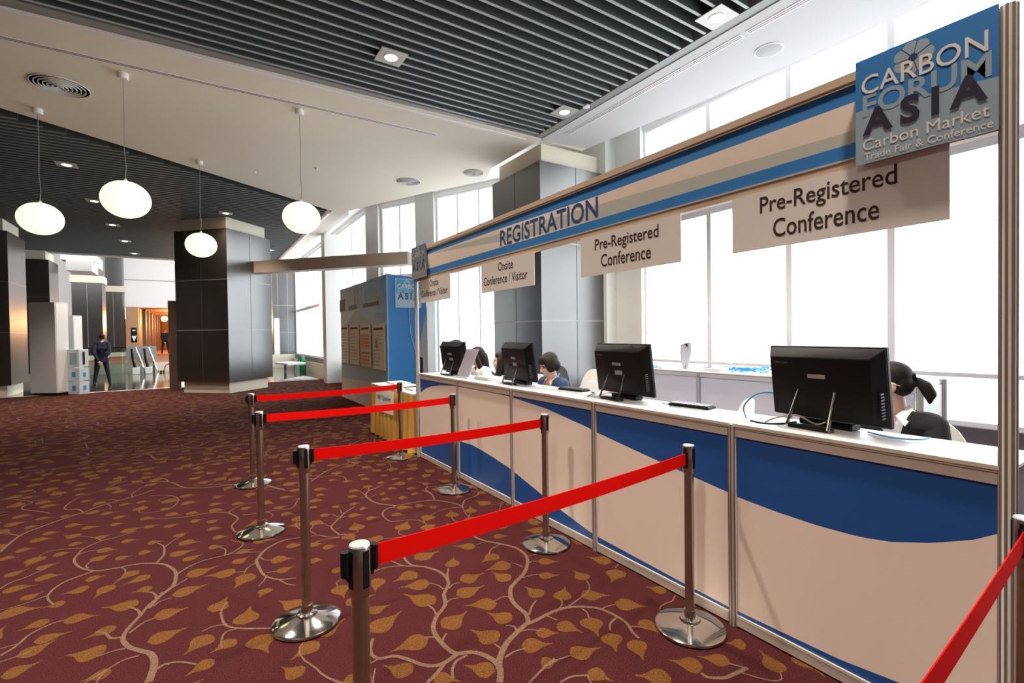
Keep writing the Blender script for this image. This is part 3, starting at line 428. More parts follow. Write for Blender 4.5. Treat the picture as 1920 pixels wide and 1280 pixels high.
WARM = (1, .70, .36)
M_LAMP = mat('downlight_lamp', (1, .9, .7), .5, emis=(1, .72, .42), es=22)
M_PLATE = mat('downlight_plate', (.55, .54, .50), .4, metal=.3)
def downlight(x, y, label, group, power=45, zz=ZC, proto=[None]):
    if proto[0] is None:
        o = thing('ceiling_downlight', label, 'downlight', (x, y, zz))
        b = MB(); b.box((-.15, -.15, -.012), (.15, .15, .0)); b.build('plate', M_PLATE, parent=o, bevel=.003)
        b = MB(); b.lathe([(.068, -.016), (.078, -.017), (.082, -.012)], seg=28); b.build('bezel', M_WHITE, parent=o, smooth=True)
        b = MB(); b.lathe([(.001, -.018), (.068, -.016)], seg=28); b.build('lamp_disc', M_LAMP, parent=o)
        proto[0] = o
    else:
        o = copy_tree(proto[0]); o.location = (x, y, zz); o['label'] = label
    o['group'] = group
    if power:
        l = bpy.data.lights.new('downlight_beam', 'SPOT'); l.energy = power; l.color = (1, .87, .72); l.spot_size = 1.9; l.spot_blend = .8; l.shadow_soft_size = .07
        q = bpy.data.objects.new('downlight_beam', l); COL.objects.link(q); q.location = (x, y, zz-.03)
    return o
for x, y, l in ((1.88, 5.35, 'square downlight in the slats, middle of the picture'), (4.42, 2.98, 'square downlight at the slats corner, nearest the blue sign'), (4.42, 5.39, 'square downlight at the far corner of the near slats'),
                (1.88, 2.9, 'square downlight in the slats above the camera'), (-.7, 5.35, 'square downlight in the slats, out of view left'), (-.7, 2.9, 'square downlight in the slats above the carpet left'), (1.88, .4, 'square downlight in the slats above the near posts'), (-.7, .4, 'square downlight in the slats behind the camera'), (-3.3, 2.9, 'square downlight in the slats far left')):
    downlight(x, y, l, 'square downlights in the near slatted ceiling', 300)
for i, y in enumerate((11.64, 14.37, 17.13, 19.75, 22.45)):
    downlight(-1.94, y, 'square downlight in the far slats, %s of the row' % ('nearest', 'second', 'third', 'fourth', 'farthest')[i], 'square downlights in the far slatted ceiling', 330)
for x, y, l in ((.62, 14.2, 'square downlight in the far slats touching the dark column cap'), (2.2, 19.4, 'square downlight in the far slats right of the dark column'), (-.78, 24.4, 'small downlight in the atrium edge left of the dark column'), (-4.5, 14.4, 'square downlight in the far slats, left of view')):
    downlight(x, y, l, 'square downlights in the far slatted ceiling', 200, ZC if y < 23 else ZC-.02)

# pendant lamps: flattened white glass globes
M_GLOBE = mat('lamp_globe', (.9, .85, .7), .4, emis=(1, .84, .40), es=1.0)
def pendant(x, y, label, proto=[None]):
    if proto[0] is None:
        o = thing('pendant_lamp', label, 'pendant lamp', (x, y, ZC), group='round pendant lamps')
        b = MB(); b.lathe([(.05, -.07), (.055, -.06), (.055, 0)], seg=24); b.build('ceiling_rose', M_WHITE, parent=o, smooth=True)
        b = MB(); pts = [(0, 0, -.07), (.004, 0, -.5), (-.006, .004, -.9), (.010, 0, -1.1), (0, 0, -1.22), (0, 0, -1.29)]; b.tube(pts, .0045, 6); b.build('cord', M_GREY, parent=o, smooth=True)
        b = MB(); b.lathe([(.018, -1.30), (.018, -1.255), (.008, -1.24)], seg=16); b.build('cap', M_WHITE, parent=o, smooth=True)
        b = MB(); n = 24; b.lathe([(max(.001, .245*math.sin(PI*i/n)), -1.49-.215*math.cos(PI*i/n)) for i in range(n+1)], seg=48); b.build('globe', M_GLOBE, parent=o, smooth=True)
        proto[0] = o; return o
    o = copy_tree(proto[0]); o.location = (x, y, ZC); o['label'] = label; return o
pendant(-1.79, 9.06, 'glowing oval pendant lamp, leftmost of the four')
pendant(-.70, 7.34, 'glowing oval pendant lamp, highest in the picture, second from left')
pendant(.06, 10.27, 'glowing oval pendant lamp in front of the dark column')
pendant(1.23, 7.27, 'glowing oval pendant lamp, rightmost of the four')

# ================================================================ WALLS AND WINDOWS
m = MB(); m.box((-9.2, -4.2, -.1), (6.9, -4, 5.2)); struct(m, 'wall_back', mat('back_wall_darkened', (.40, .35, .30), .8), 'brown wall behind the camera')  # unseen wall, colour darkened so the columns reflect a dim room
m = MB(); m.box((-9.2, -4, -.1), (-9, 62, 9.2)); struct(m, 'wall_left', mat('left_wall_darkened', (.22, .17, .14), .7), 'dark brown wall far to the left')  # colour darkened to keep reflections in the column faces dim
def bay(k, p, q, z0, z1, trans, label, left=True, right=True, mw=.06, md=.12, sub=0):
    p = Vector(p); q = Vector(q); d = (q-p).normalized(); n = Vector((-d.y, d.x)); L = (q-p).length
    m = MB()
    if left: m.bar(p-d*mw/2, p+d*mw/2, md, z0, z1)
    if right: m.bar(q-d*mw/2, q+d*mw/2, md, z0, z1)
    for s in range(sub):
        c = p+d*L*(s+1)/(sub+1); m.bar(c-d*mw*.35, c+d*mw*.35, md*.8, z0, z1)
    for z, h in [(z0, .05), (z1-.05, .05)]+list(trans): m.bar(p+d*mw/2, q-d*mw/2, md*.9, z, z+h)
    o = struct(m, 'window_%d' % k, M_ALUW, label)
    g = MB(); g.bar(p+d*mw/2, q-d*mw/2, .012, z0+.05, z1-.05); g.build('window_pane', M_GLASS, parent=o)
YS = [5.735, 4.50, 3.33, 2.225, 1.10, 0, -1.1, -2.2, -3.3, -3.95]
wn = ['farthest pane left of the brochure', 'pane behind the brochure on the back counter', 'pane behind the blue lanyards', 'pane behind the big near monitor', 'pane right of the ponytail woman', 'pane behind the near post', 'pane out of view', 'pane out of view', 'pane out of view']
for i in range(9):
    bay(i+1, (6.5, YS[i]), (6.5, YS[i+1]), .46, 4.88, [(.95, .045), (3.20, .13)], 'tall white framed window, '+wn[i], right=(i == 8), mw=.07)
m = MB(); m.box((6.42, -4, 4.88), (6.6, 5.8, 4.97)); struct(m, 'trim_5', M_WHITE, 'white head rail of the right window wall')
m = MB(); m.box((6.40, -4, .30), (6.62, 5.8, .46)); struct(m, 'trim_6', mat('spandrel_dark', (.10, .085, .095), .5), 'dark spandrel band under the right windows')
m = MB(); m.box((6.36, -4, -.1), (6.66, 5.8, .30)); struct(m, 'wall_right', M_WHITE, 'white kerb under the right windows')
m = MB(); m.prism([(6.1, 7.95), (6.1, 6.32), (6.35, 6.32), (6.35, 5.74), (6.62, 5.74), (6.62, 7.95)], 0, 4.97); struct(m, 'wall_right', mat('pier_pale', (.80, .82, .78), .6), 'pale pier between grey column and right windows')
# bent part of the window wall
A = Vector((4.0, 13.3)); D = Vector((.437, -.9)).normalized()
pt = lambda s: (A+D*s)[:]
for i, (a, b, s, l) in enumerate(((.52, 1.78, 1, 'between the two pale piers'), (2.42, 4.3, 2, 'left of the grey column'), (4.3, 5.9, 1, 'behind the grey column'))):
    bay(10+i, pt(a), pt(b), .46, 4.88, [(2.95, .10)] if i == 0 else [], 'tall white framed window in the bent wall, '+l, mw=.06, sub=s)
for i, (a, b) in enumerate(((0, .47), (1.8, 2.4))):
    m = MB(); m.bar(pt(a), pt(b), .34, 0, 4.97); struct(m, 'wall_right', mat('pale_pier', (.62, .63, .62), .6), ('pale pier at the corner of the bent window wall', 'pale pier behind the blue booth')[i])
m = MB(); m.bar(pt(.5), pt(6.0), .22, -.1, .46); m.bar(pt(.4), pt(6.0), .2, 4.88, 4.97); struct(m, 'trim_7', M_WHITE, 'white sill and head of the bent window wall')
# far window wall on X = 4
ys = [13.35, 15.0, 16.6, 18.2, 19.9, 22.6, 25.3]
for i in range(6):
    bay(13+i, (4, ys[i]), (4, ys[i+1]), .62, 4.88, [(2.62, .13)] if i > 3 else [], 'tall window of the far lobby wall, bay %s from the near pier' % ('first', 'second', 'third', 'fourth', 'fifth', 'sixth')[i], right=(i == 5), mw=.08, sub=0)
m = MB(); m.box((3.9, 13.3, 4.88), (4.1, 25.3, 4.97)); m.box((3.2, 13.0, ZC+.02), (3.35, 23.6, ZC+.12)); struct(m, 'trim_8', M_WHITE, 'white head rail of the far lobby windows')
m = MB(); m.box((3.86, 13.3, .42), (4.12, 25.3, .62)); struct(m, 'trim_9', mat('sill_dark', (.12, .12, .13), .5), 'dark sill band under the far lobby windows')
m = MB(); m.box((3.80, 13.3, -.1), (4.3, 26, .42)); struct(m, 'wall_right', M_CREAM, 'cream kerb under the far lobby windows')
for i, (y0, y1) in enumerate(((26.9, 29.5), (29.5, 32), (32, 34.5))):
    bay(19+i, (4, y0), (4, y1), .5, 8.9, [(4.4, .2)], 'tall atrium window, %s beyond the far lobby' % ('first', 'second', 'third')[i], right=(i == 2), mw=.1)
m = MB(); m.box((3.27, 15.6, 0), (3.72, 16.05, ZC)); tag(m.build('square_post', M_WHITE, bevel=.01), 'free-standing square white post at the far lobby windows', 'post')

# columns
def column(x, y, ang, size, label, top=4.28, h=4.6, joints=(1.66, 2.97), light=()):
    o = thing('column', label, 'column', (x, y, 0), ang)
    b = MB(); b.box((.1, .1, 0), (size-.1, size-.1, .3)); b.build('plinth', M_CREAM, parent=o)
    b = MB(); b.box((0, 0, .3), (size, size, top)); b.build('cladding', M_CLAD, parent=o)
    b = MB(); b.box((.1, .1, top), (size-.1, size-.1, h)); b.build('capital', M_CREAM, parent=o)
    for z in joints:
        b = MB()
        for a, c in (((-.003, -.003), (size+.003, -.003+.002)), ((-.003, -.003), (-.001, size+.003)), ((size+.001, -.003), (size+.003, size+.003)), ((-.003, size+.001), (size+.003, size+.003))):
            b.box((a[0], a[1], z-.010), (c[0], c[1], z+.010))
        b.build('joint_strip', M_JOINT, parent=o)
    b = MB()
    for a in ((size/2-.006, -.0025, size/2+.006, -.0005), (-.0025, size/2-.006, -.0005, size/2+.006)): b.box((a[0], a[1], .3), (a[2], a[3], top))
    b.build('joint_groove', M_JOINTD, parent=o)
    return o
column(4.72, 6.40, 0, 1.52, 'grey panelled square column behind the banner beam')
column(.634, 14.49, PI/4, 1.62, 'dark brown square column standing diagonal in the middle distance')
column(-5.62, 17.50, 0, 1.52, 'dark brown square column at the left edge of the picture')
column(-5.75, 23.15, 0, 1.35, 'dark brown square column behind the tall white cabinet')
for (x, y, w, l) in ((-5.20, 31.5, 1.15, 'tall brown atrium column with white band, behind the guard'), (-4.70, 37.0, .88, 'tall brown atrium column with white band, right of the guard')):
    o = thing('column', l, 'column', (x, y, .42))
    b = MB(); b.box((0, 0, .25), (w, w, 8.6)); b.build('cladding', M_CLAD, parent=o)
    b = MB(); b.box((-.06, -.06, 3.85), (w+.06, w+.06, 4.2)); b.build('band', M_CREAM, parent=o)
    b = MB(); b.box((-.05, -.05, 0), (w+.05, w+.05, .25)); b.build('plinth', M_CREAM, parent=o)
    b = MB(); b.box((w/2-.012, -.003, .25), (w/2+.012, -.001, 3.85)); b.build('joint_groove', M_JOINT, parent=o)
# column and low wall at the far end of the far lobby
o = thing('column', 'dark panelled column with pale joints at the far window end', 'column', (2.95, 25.5, 0))
b = MB(); b.box((0, 0, .62), (1.15, 1.15, 4.9)); b.build('cladding', M_CLAD, parent=o)
b = MB(); b.box((-.2, -.1, 0), (1.3, 1.15, .62)); b.build('plinth', M_CREAM, parent=o)
for z in (1.68, 2.97):
    b = MB(); b.box((-.003, -.004, z-.012), (1.15, -.001, z+.012)); b.build('joint_strip', M_JOINT, parent=o)
for x in (.22, .66):
    b = MB(); b.box((x-.012, -.004, .62), (x+.012, -.001, 4.9)); b.build('joint_strip', M_JOINT, parent=o)
# bulkhead beam from dark column to the bent window wall
m = MB(); m.bar((1.42, 15.28), (4.55, 11.75), .34, 3.24, 3.56); tag(m.build('cross_beam', mat('beam_paint', (.46, .36, .28), .6)), 'long beige beam bridging dark column and window wall', 'beam')
# door frame beside the dark column
m = MB(); m.box((-.72, 16.4, 0), (-.46, 17.3, 2.5)); tag(m.build('partition_post', M_BROWN, bevel=.01), 'tall brown partition post left of the diagonal dark column', 'partition')
# atrium
m = MB(); m.box((-9, 23.8, 9), (4.4, 62, 9.2)); struct(m, 'ceiling', M_WHITE, 'high white atrium ceiling')
m = MB(); m.box((-3.85, 38, 3.42), (4.3, 38.3, 9)); m.box((-9, 38, .42), (-3.85, 38.3, 9)); m.box((-3.84, 37.98, 5.1), (4.3, 38, 5.15), 1); struct(m, 'wall_far', [M_WHITE, M_GREY], 'white upper wall of the atrium over the corridor')
m = MB(); m.box((-4.35, 24.6, 4.5), (-3.55, 28, 4.95)); m.box((-4.2, 24.6, 4.1), (-3.45, 26, 4.5)); tag(m.build('balcony_fascia', M_WHITE), 'white stepped bulkhead beside the far left column top', 'bulkhead')
o = thing('wall_spotlight', 'small white projector spotlight on the white bulkhead', 'spotlight', (-3.35, 24.8, 4.55))
b = MB(); b.tube([(0, 0, 0), (.16, -.12, -.12)], [.09, .09], 12); b.build('lamp_housing', M_WHITE, parent=o, smooth=True)
b = MB(); b.tube([(-.1, .0, -.2), (0, 0, 0)], .02, 8); b.build('bracket', M_WHITE, parent=o)
m = MB(); m.box((-3.6, 38.3, 3.4), (4.3, 62, 3.6)); struct(m, 'ceiling', mat('corridor_ceiling', (.30, .13, .06), .7), 'low brown corridor ceiling')
m = MB(); m.box((-3.35, 38.3, .42), (-3.13, 62, 3.4)); m.box((-9, 60, .42), (4.3, 60.2, 3.4)); m.box((4.3, 34.5, -.1), (4.5, 62, 9)); struct(m, 'wall_left', M_ORANGE, 'orange lit corridor wall')
m = MB(); m.box((-3.75, 37.5, .42), (-3.13, 37.98, 3.42)); struct(m, 'wall_far', mat('corridor_pier', (.45, .25, .13), .6), 'beige pier at the corridor mouth')
for i in range(6):
    y = 40+i*2.6
    m = MB(); m.box((-3.13, y, .42), (-2.95, y+.5, 3.4)); tag(m.build('wall_pilaster', M_BROWN), 'dark pilaster on the orange corridor wall, %s from the mouth' % ('first', 'second', 'third', 'fourth', 'fifth', 'sixth')[i], 'pilaster', 'corridor pilasters')
o = thing('restroom_sign', 'dark vertical sign with white symbols on the beige pier', 'sign', (-3.36, 37.49, 1.40))
b = MB(); b.box((-.14, -.02, -.15), (.14, 0, .75)); b.build('sign_board', M_BLACK, parent=o)
b = MB(); b.slab([(-.12, -.022, .25), (.12, -.022, .25), (.0, -.022, -.10)], (0, -.004, 0)); b.build('arrow', M_WHITE, parent=o)
b = MB(); b.box((-.08, -.026, .55), (.08, -.022, .62)); b.build('lettering', M_WHITE, parent=o)
M_WARML = mat('warm_lamp', (1, .8, .5), .5, emis=(1, .55, .22), es=14)
for i, (x, y, z) in enumerate(((-2.05, 42, 2.85), (-1.65, 42, 2.78), (-1.68, 42, 3.22))):
    b = MB(); n = 10; r = (.19, .15, .09)[i]; b.lathe([(max(.001, r*math.sin(PI*k/n)), -r*math.cos(PI*k/n)) for k in range(n+1)], (x, y, z), 20)
    tag(b.build('corridor_lamp', M_WARML, smooth=True), ('larger glowing ball lamp in the corridor', 'smaller glowing ball lamp right of the larger one', 'tiny glowing lamp under the corridor ceiling')[i], 'corridor lamp', 'glowing corridor lamps')
for y in (42, 47, 53):
    l = bpy.data.lights.new('corridor_light', 'POINT'); l.energy = 260; l.color = (1, .55, .22); l.shadow_soft_size = .5; l.specular_factor = .3
    q = bpy.data.objects.new('corridor_light', l); COL.objects.link(q); q.location = (-1.2, y, 2.7)
# pale buildings outside
M_OUT = mat('outside_render', (.86, .86, .88), .9); M_OUTW = mat('outside_window', (.30, .31, .38), .9)
for (x, y, w, h, fl, l) in ((48, 6, 20, 2.2, 7, 'pale low office block seen through the right windows'), (70, 34, 16, 9, 9, 'pale tower far outside the windows')):
    o = thing('outside_building', l, 'building', (x, y, -12), .3)
    b = MB(); b.box((0, -w/2, 0), (8, w/2, 12+h)); b.build('facade', M_OUT, parent=o)
    for k in range(fl):
        z = 12+h-1.2-k*1.25
        b = MB()
        for j in range(3): b.box((-.05, -w/2+1+j*(w/3), z), (-.01, -w/2+1+j*(w/3)+w/3-2.2, z+.5))
        b.build('window_band', M_OUTW, parent=o)
# ================================================================ REGISTRATION COUNTER
XF = 2.175
UPW = [(5.46, .735), (5.418, 0.758), (5.269, 0.823), (5.091, 0.869), (4.829, 0.903), (4.482, 0.926), (4.085, 0.941), (3.753, 0.938), (3.466, 0.923), (3.398, 0.921), (3.076, 0.894), (2.912, 0.882), (2.444, 0.81), (2.388, 0.795), (1.89, 0.717), (1.622, 0.677), (1.428, 0.65), (1.38, 0.640), (1.19, 0.625), (1.014, 0.619), (0.859, 0.625), (0.756, 0.642), (0.633, 0.682), (0.522, 0.733), (0.425, 0.8), (.40, .82)]
LOW = [(5.46, .135), (5.422, 0.145), (5.322, 0.18), (5.091, 0.246), (4.76, 0.321), (4.411, 0.373), (4.103, 0.385), (3.77, 0.355), (3.454, 0.312), (3.4, 0.302), (3.257, 0.27), (3.039, 0.222), (2.87, 0.181), (2.443, 0.107), (2.39, 0.102), (1.681, 0.080), (1.433, 0.077), (1.384, 0.078), (0.935, 0.092), (0.712, 0.12), (.40, .16)]
def interp(L, y):
    for a, b in zip(L, L[1:]):
        if b[0] <= y <= a[0]: t = (a[0]-y)/(a[0]-b[0]+1e-9); return a[1]+(b[1]-a[1])*t
    return L[-1][1] if y < L[-1][0] else L[0][1]
JY = [5.42, 4.407, 3.40, 2.395, 1.405, .425]
def wave_panel(y0, y1, x, z0=.062, z1=.935):
    m = MB(); N = 24; ys = [y0+(y1-y0)*i/N for i in range(N+1)]; th = .012
    for lo, hi, mi in ((lambda y: z0, lambda y: max(z0, min(z1, interp(LOW, y))), 1), (lambda y: max(z0, interp(LOW, y)), lambda y: min(z1, interp(UPW, y)), 0), (lambda y: min(z1, interp(UPW, y)), lambda y: z1, 1)):
        for a, b in zip(ys, ys[1:]):
            if hi(a)-lo(a) < 1e-4 and hi(b)-lo(b) < 1e-4: continue
            m.slab([(x, a, lo(a)), (x, a, hi(a)+1e-5), (x, b, hi(b)+1e-5), (x, b, lo(b))], (th, 0, 0), mi)
    return m
def post(m, x, y, z0, z1, r=.022, mi=0):                # octagonal slotted exhibition post
    pr = [(x+r*math.cos(PI/8+k*PI/4), y+r*math.sin(PI/8+k*PI/4)) for k in range(8)]; m.prism(pr, z0, z1, mi)
    for dx, dy in ((-1, 0), (1, 0), (0, 1), (0, -1), (-.707, -.707), (-.707, .707)):
        cx, cy = x+dx*r*.925, y+dy*r*.925; m.box((cx-.0035, cy-.0035, z0), (cx+.0035, cy+.0035, z1), 1)
nm = ['farthest, beside the gold table', 'second from the gold table', 'middle of the five', 'second from the near end', 'nearest the camera']
for i in range(5):
    a, b = JY[i], JY[i+1]
    o = thing('counter_unit', 'white topped counter unit with blue wave panel, '+nm[i], 'counter', (0, 0, 0), group='registration counter units')
    wave_panel(b+.022, a-.022, XF+.012).build('front_panel', [M_PEACH, M_BLUE], parent=o)
    m = MB(); m.box((XF+.004, b+.022, .935), (XF+.036, a-.022, .985)); m.box((XF+.0025, b+.022, .972), (XF+.004, a-.022, .976), 1); m.build('top_rail', [M_ALU, M_ALUD], parent=o, bevel=.002)
    m = MB(); m.box((XF+.004, b+.022, .008), (XF+.036, a-.022, .062)); m.box((XF+.0025, b+.022, .048), (XF+.004, a-.022, .051), 1); m.build('bottom_rail', [M_ALU, M_ALUD], parent=o, bevel=.002)
    m = MB(); m.box((XF+.002, b+.003, .987), (XF+.34, a-.003, 1.0)); m.build('worktop', M_TOP, parent=o, bevel=.002)
    m = MB(); m.box((XF+.0, b+.01, .984), (XF+.004, a-.01, .9985)); m.build('edge_strip', M_ALU, parent=o)
    m = MB(); m.box((XF+.31, b+.03, .01), (XF+.325, a-.03, .985)); m.build('back_panel', M_WHITE, parent=o)
    if i < 4: m = MB(); post(m, XF+.018, b, 0, .992); m.build('post', [M_ALU, M_ALUD], parent=o)
    m = MB(); m.box((XF+.005, a-.02, .01), (XF+.31, a-.012, .985)); m.build('side_panel', M_WHITE, parent=o)

# ================================================================ BANNER BEAM
o = thing('registration_banner', 'long overhead banner beam lettered REGISTRATION with blue stripes', 'banner', (0, 0, 0))
XB = 2.16; Y0, Y1 = .44, 5.46
for y in (Y1, Y0):
    m = MB(); post(m, XB+.02, y, 0, 2.47, .022); m.build('post', [mat('post_aluminium', (.90, .87, .83), .4, metal=.0), M_ALUD], parent=o)
m = MB(); post(m, XB+.03, Y0-.07, 0, 2.50, .024); m.build('post', [mat('post_aluminium', (.62, .60, .57)), M_ALUD], parent=o)
for z0, z1, n in ((2.402, 2.452, 'top_rail'), (2.078, 2.121, 'bottom_rail')):
    m = MB(); m.box((XB+.0, Y0+.02, z0), (XB+.04, Y1-.02, z1)); zz = z0+.012 if n == 'top_rail' else z1-.010
    m.box((XB-.0012, Y0+.02, zz), (XB, Y1-.02, zz+.003), 1); m.build(n, [mat('banner_rail', (.70, .54, .40), .45, metal=.1), M_ALUD], parent=o)
# printed panel: two blue stripes, cream ground, grey sweep
m = MB(); x = XB+.004; N = 60; S = lambda y: (y-.85)/(5.02-.85)
def lerpt(T, y):
    for (a, p), (b, q) in zip(T, T[1:]):
        if a <= y <= b: return p+(q-p)*(y-a)/(b-a)
    return T[0][1] if y < T[0][0] else T[-1][1]
B1 = [(.4, 2.338), (.85, 2.336), (2.30, 2.328), (3.6, 2.345), (5.0, 2.352)]; B2 = [(.4, 2.178), (2.3, 2.179), (3.6, 2.186), (5.5, 2.193)]
GT = [(.4, 2.20), (.85, 2.226), (2.3, 2.270), (3.4, 2.30), (4.3, 2.335), (5.0, 2.350)]; GB = [(.4, 2.178), (2.3, 2.179), (3.1, 2.20), (4.2, 2.290), (5.0, 2.345)]
ys = [Y0+.02+(Y1-Y0-.04)*i/N for i in range(N+1)]
for lo, hi, mi in ((lambda y: 2.121, lambda y: lerpt(B2, y), 1), (lambda y: lerpt(B2, y), lambda y: lerpt(GB, y), 0), (lambda y: lerpt(GB, y), lambda y: lerpt(GT, y), 2), (lambda y: lerpt(GT, y), lambda y: lerpt(B1, y), 0), (lambda y: lerpt(B1, y), lambda y: 2.402, 1)):
    for a, b in zip(ys, ys[1:]):
        if hi(a)-lo(a) < 2e-4 and hi(b)-lo(b) < 2e-4: continue
        m.slab([(x, a, lo(a)), (x, a, hi(a)), (x, b, hi(b)), (x, b, lo(b))], (.02, 0, 0), mi)
m.build('striped_panel', [mat('banner_cream', (.95, .83, .73), .6), M_BLUE2, M_GREYG], parent=o)
NY = (0, -1, 0); UZ = (0, 0, 1)
text_fit('lettering', 'REGISTRATION', (XB+.0035, 3.513, 2.192), NY, UZ, 1.20, .135, M_INKB, o, bold=.012)

def card(yl, yr, txt, label, box1, box2):
    o = thing('hanging_sign', label, 'sign', (0, 0, 0), group='white cards hanging under the banner beam')
    m = MB(); m.box((XB-.006, yr, 1.82), (XB-.001, yl, 2.078)); m.build('card', M_CARD, parent=o)
    for t, (y, z, w, h) in zip(txt, (box1, box2)):
        text_fit('lettering', t, (XB-.0062, y, z), NY, UZ, w, h, M_INK, o, bold=.008)
card(1.377, .578, ('Pre-Registered', 'Conference'), 'white card reading Pre-Registered Conference, nearest and largest', (1.24, 1.957, .515, .097), (1.181, 1.862, .40, .082))
card(2.474, 1.672, ('Pre-Registered', 'Conference'), 'white card reading Pre-Registered Conference, smaller one further along', (2.334, 1.957, .515, .093), (2.28, 1.866, .405, .080))
card(3.83, 3.01, ('Onsite', 'Conference / Visitor'), 'white card reading Onsite Conference / Visitor, nearer of the two', (3.54, 1.985, .235, .075), (3.79, 1.880, .69, .075))
card(5.275, 4.48, ('Onsite', 'Conference / Visitor'), 'white card reading Onsite Conference / Visitor, farthest, beside the far post', (5.00, 1.985, .235, .075), (5.235, 1.880, .69, .075))

def flower(m, c, R, U, N, r, mi0, mi1):                  # round many-petalled blossom emblem
    c = Vector(c); R = Vector(R); U = Vector(U); N = Vector(N)
    P = lambda a, b, k: c+R*a+U*b+N*k
    for k in range(7):
        t = 2*PI*k/7; pts = []
        for i in range(12):
            s = 2*PI*i/12; pts.append(P(r*.60*math.cos(t)+r*.42*math.cos(s), r*.60*math.sin(t)+r*.42*math.sin(s), .0001+.00002*k))
        m.poly3(pts, mi0)
        a, b = t+PI/7, .0003; d = (math.cos(a), math.sin(a)); e = (-d[1], d[0]); w = r*.018
        m.poly3([P(d[0]*r*.22+e[0]*w, d[1]*r*.22+e[1]*w, b), P(d[0]*r*.92+e[0]*w, d[1]*r*.92+e[1]*w, b), P(d[0]*r*.92-e[0]*w, d[1]*r*.92-e[1]*w, b), P(d[0]*r*.22-e[0]*w, d[1]*r*.22-e[1]*w, b)], mi1)
    for rr in (.22, .11):
        n = 20
        for i in range(n):
            a, b = 2*PI*i/n, 2*PI*(i+1)/n
            m.poly3([P(r*rr*math.cos(a), r*rr*math.sin(a), .00035), P(r*rr*math.cos(b), r*rr*math.sin(b), .00035), P(r*(rr-.05)*math.cos(b), r*(rr-.05)*math.sin(b), .00035), P(r*(rr-.05)*math.cos(a), r*(rr-.05)*math.sin(a), .00035)], mi1)
def logo(parent, O, R, U, w, h, mblue, mgrey, mwhite, minkk, mpale, thick=.006, border=None):
    O = Vector(O); R = Vector(R); U = Vector(U); N = R.cross(U)
    m = MB(); P = lambda a, b, k=0: O+R*(a*w)+U*(b*h)+N*k
    m.slab([P(0, .52), P(1, .42), P(1, 1), P(0, 1)], -N*thick, 0); m.slab([P(0, 0), P(1, 0), P(1, .42), P(0, .52)], -N*thick, 1)
    m.build('board', [mblue, mgrey], parent=parent)
    m = MB(); flower(m, P(.45, .84), R, U, N, h*.15, 0, 1); m.build('flower_emblem', [mpale, minkk], parent=parent)
    T = lambda n, s, a, b, ww, hh, mm, bo, k=1, sp_=1.0: text_fit('lettering_'+n, s, P(a, b, .0003*k+.0002), R, U, w*ww, h*hh, mm, parent, bold=bo, thick=.0001, space=sp_)
    T('middle', 'FORUM', .06, .445, .90, .21, mpale, .02, 0)
    T('top', 'CARBON', .05, .655, .89, .175, mwhite, .006, 2)
    T('name', 'ASIA', .06, .265, .88, .25, minkk, .035, 3, 1.45)
    T('small', 'Carbon Market', .06, .125, .89, .105, mwhite, .0, 1)
    T('line', 'Trade Fair & Conference', .07, .030, .90, .068, mwhite, .0, 1)
o = thing('logo_sign', 'square blue and grey CARBON FORUM ASIA board, large one at right end', 'sign', (0, 0, 0))
logo(o, (XB-.03, .848, 2.075), NY, UZ, .395, .392, M_BLUE2, M_LOGOG, M_CARD, M_NAVYK, M_LOGOG)
m = MB(); m.box((XB-.022, .455, 2.09), (XB-.002, .84, 2.45)); m.build('backing', M_GREY, parent=o)
o = thing('logo_sign', 'small grey CARBON FORUM ASIA board at the far end of the banner', 'sign', (0, 0, 0))
logo(o, (XB-.03, 5.465, 2.10), NY, UZ, .42, .375, mat('muted_logo_blue', (.12, .20, .32), .6), mat('muted_logo_grey', (.30, .33, .36), .6), mat('muted_logo_pale', (.60, .50, .48), .6), mat('muted_ink', (.05, .08, .16), .6), mat('muted_logo_grey', (.30, .33, .36)))  # duller copies of the logo colours for the far board
m = MB(); m.box((XB-.022, 5.08, 2.11), (XB-.002, 5.45, 2.45)); m.build('backing', M_GREY, parent=o)

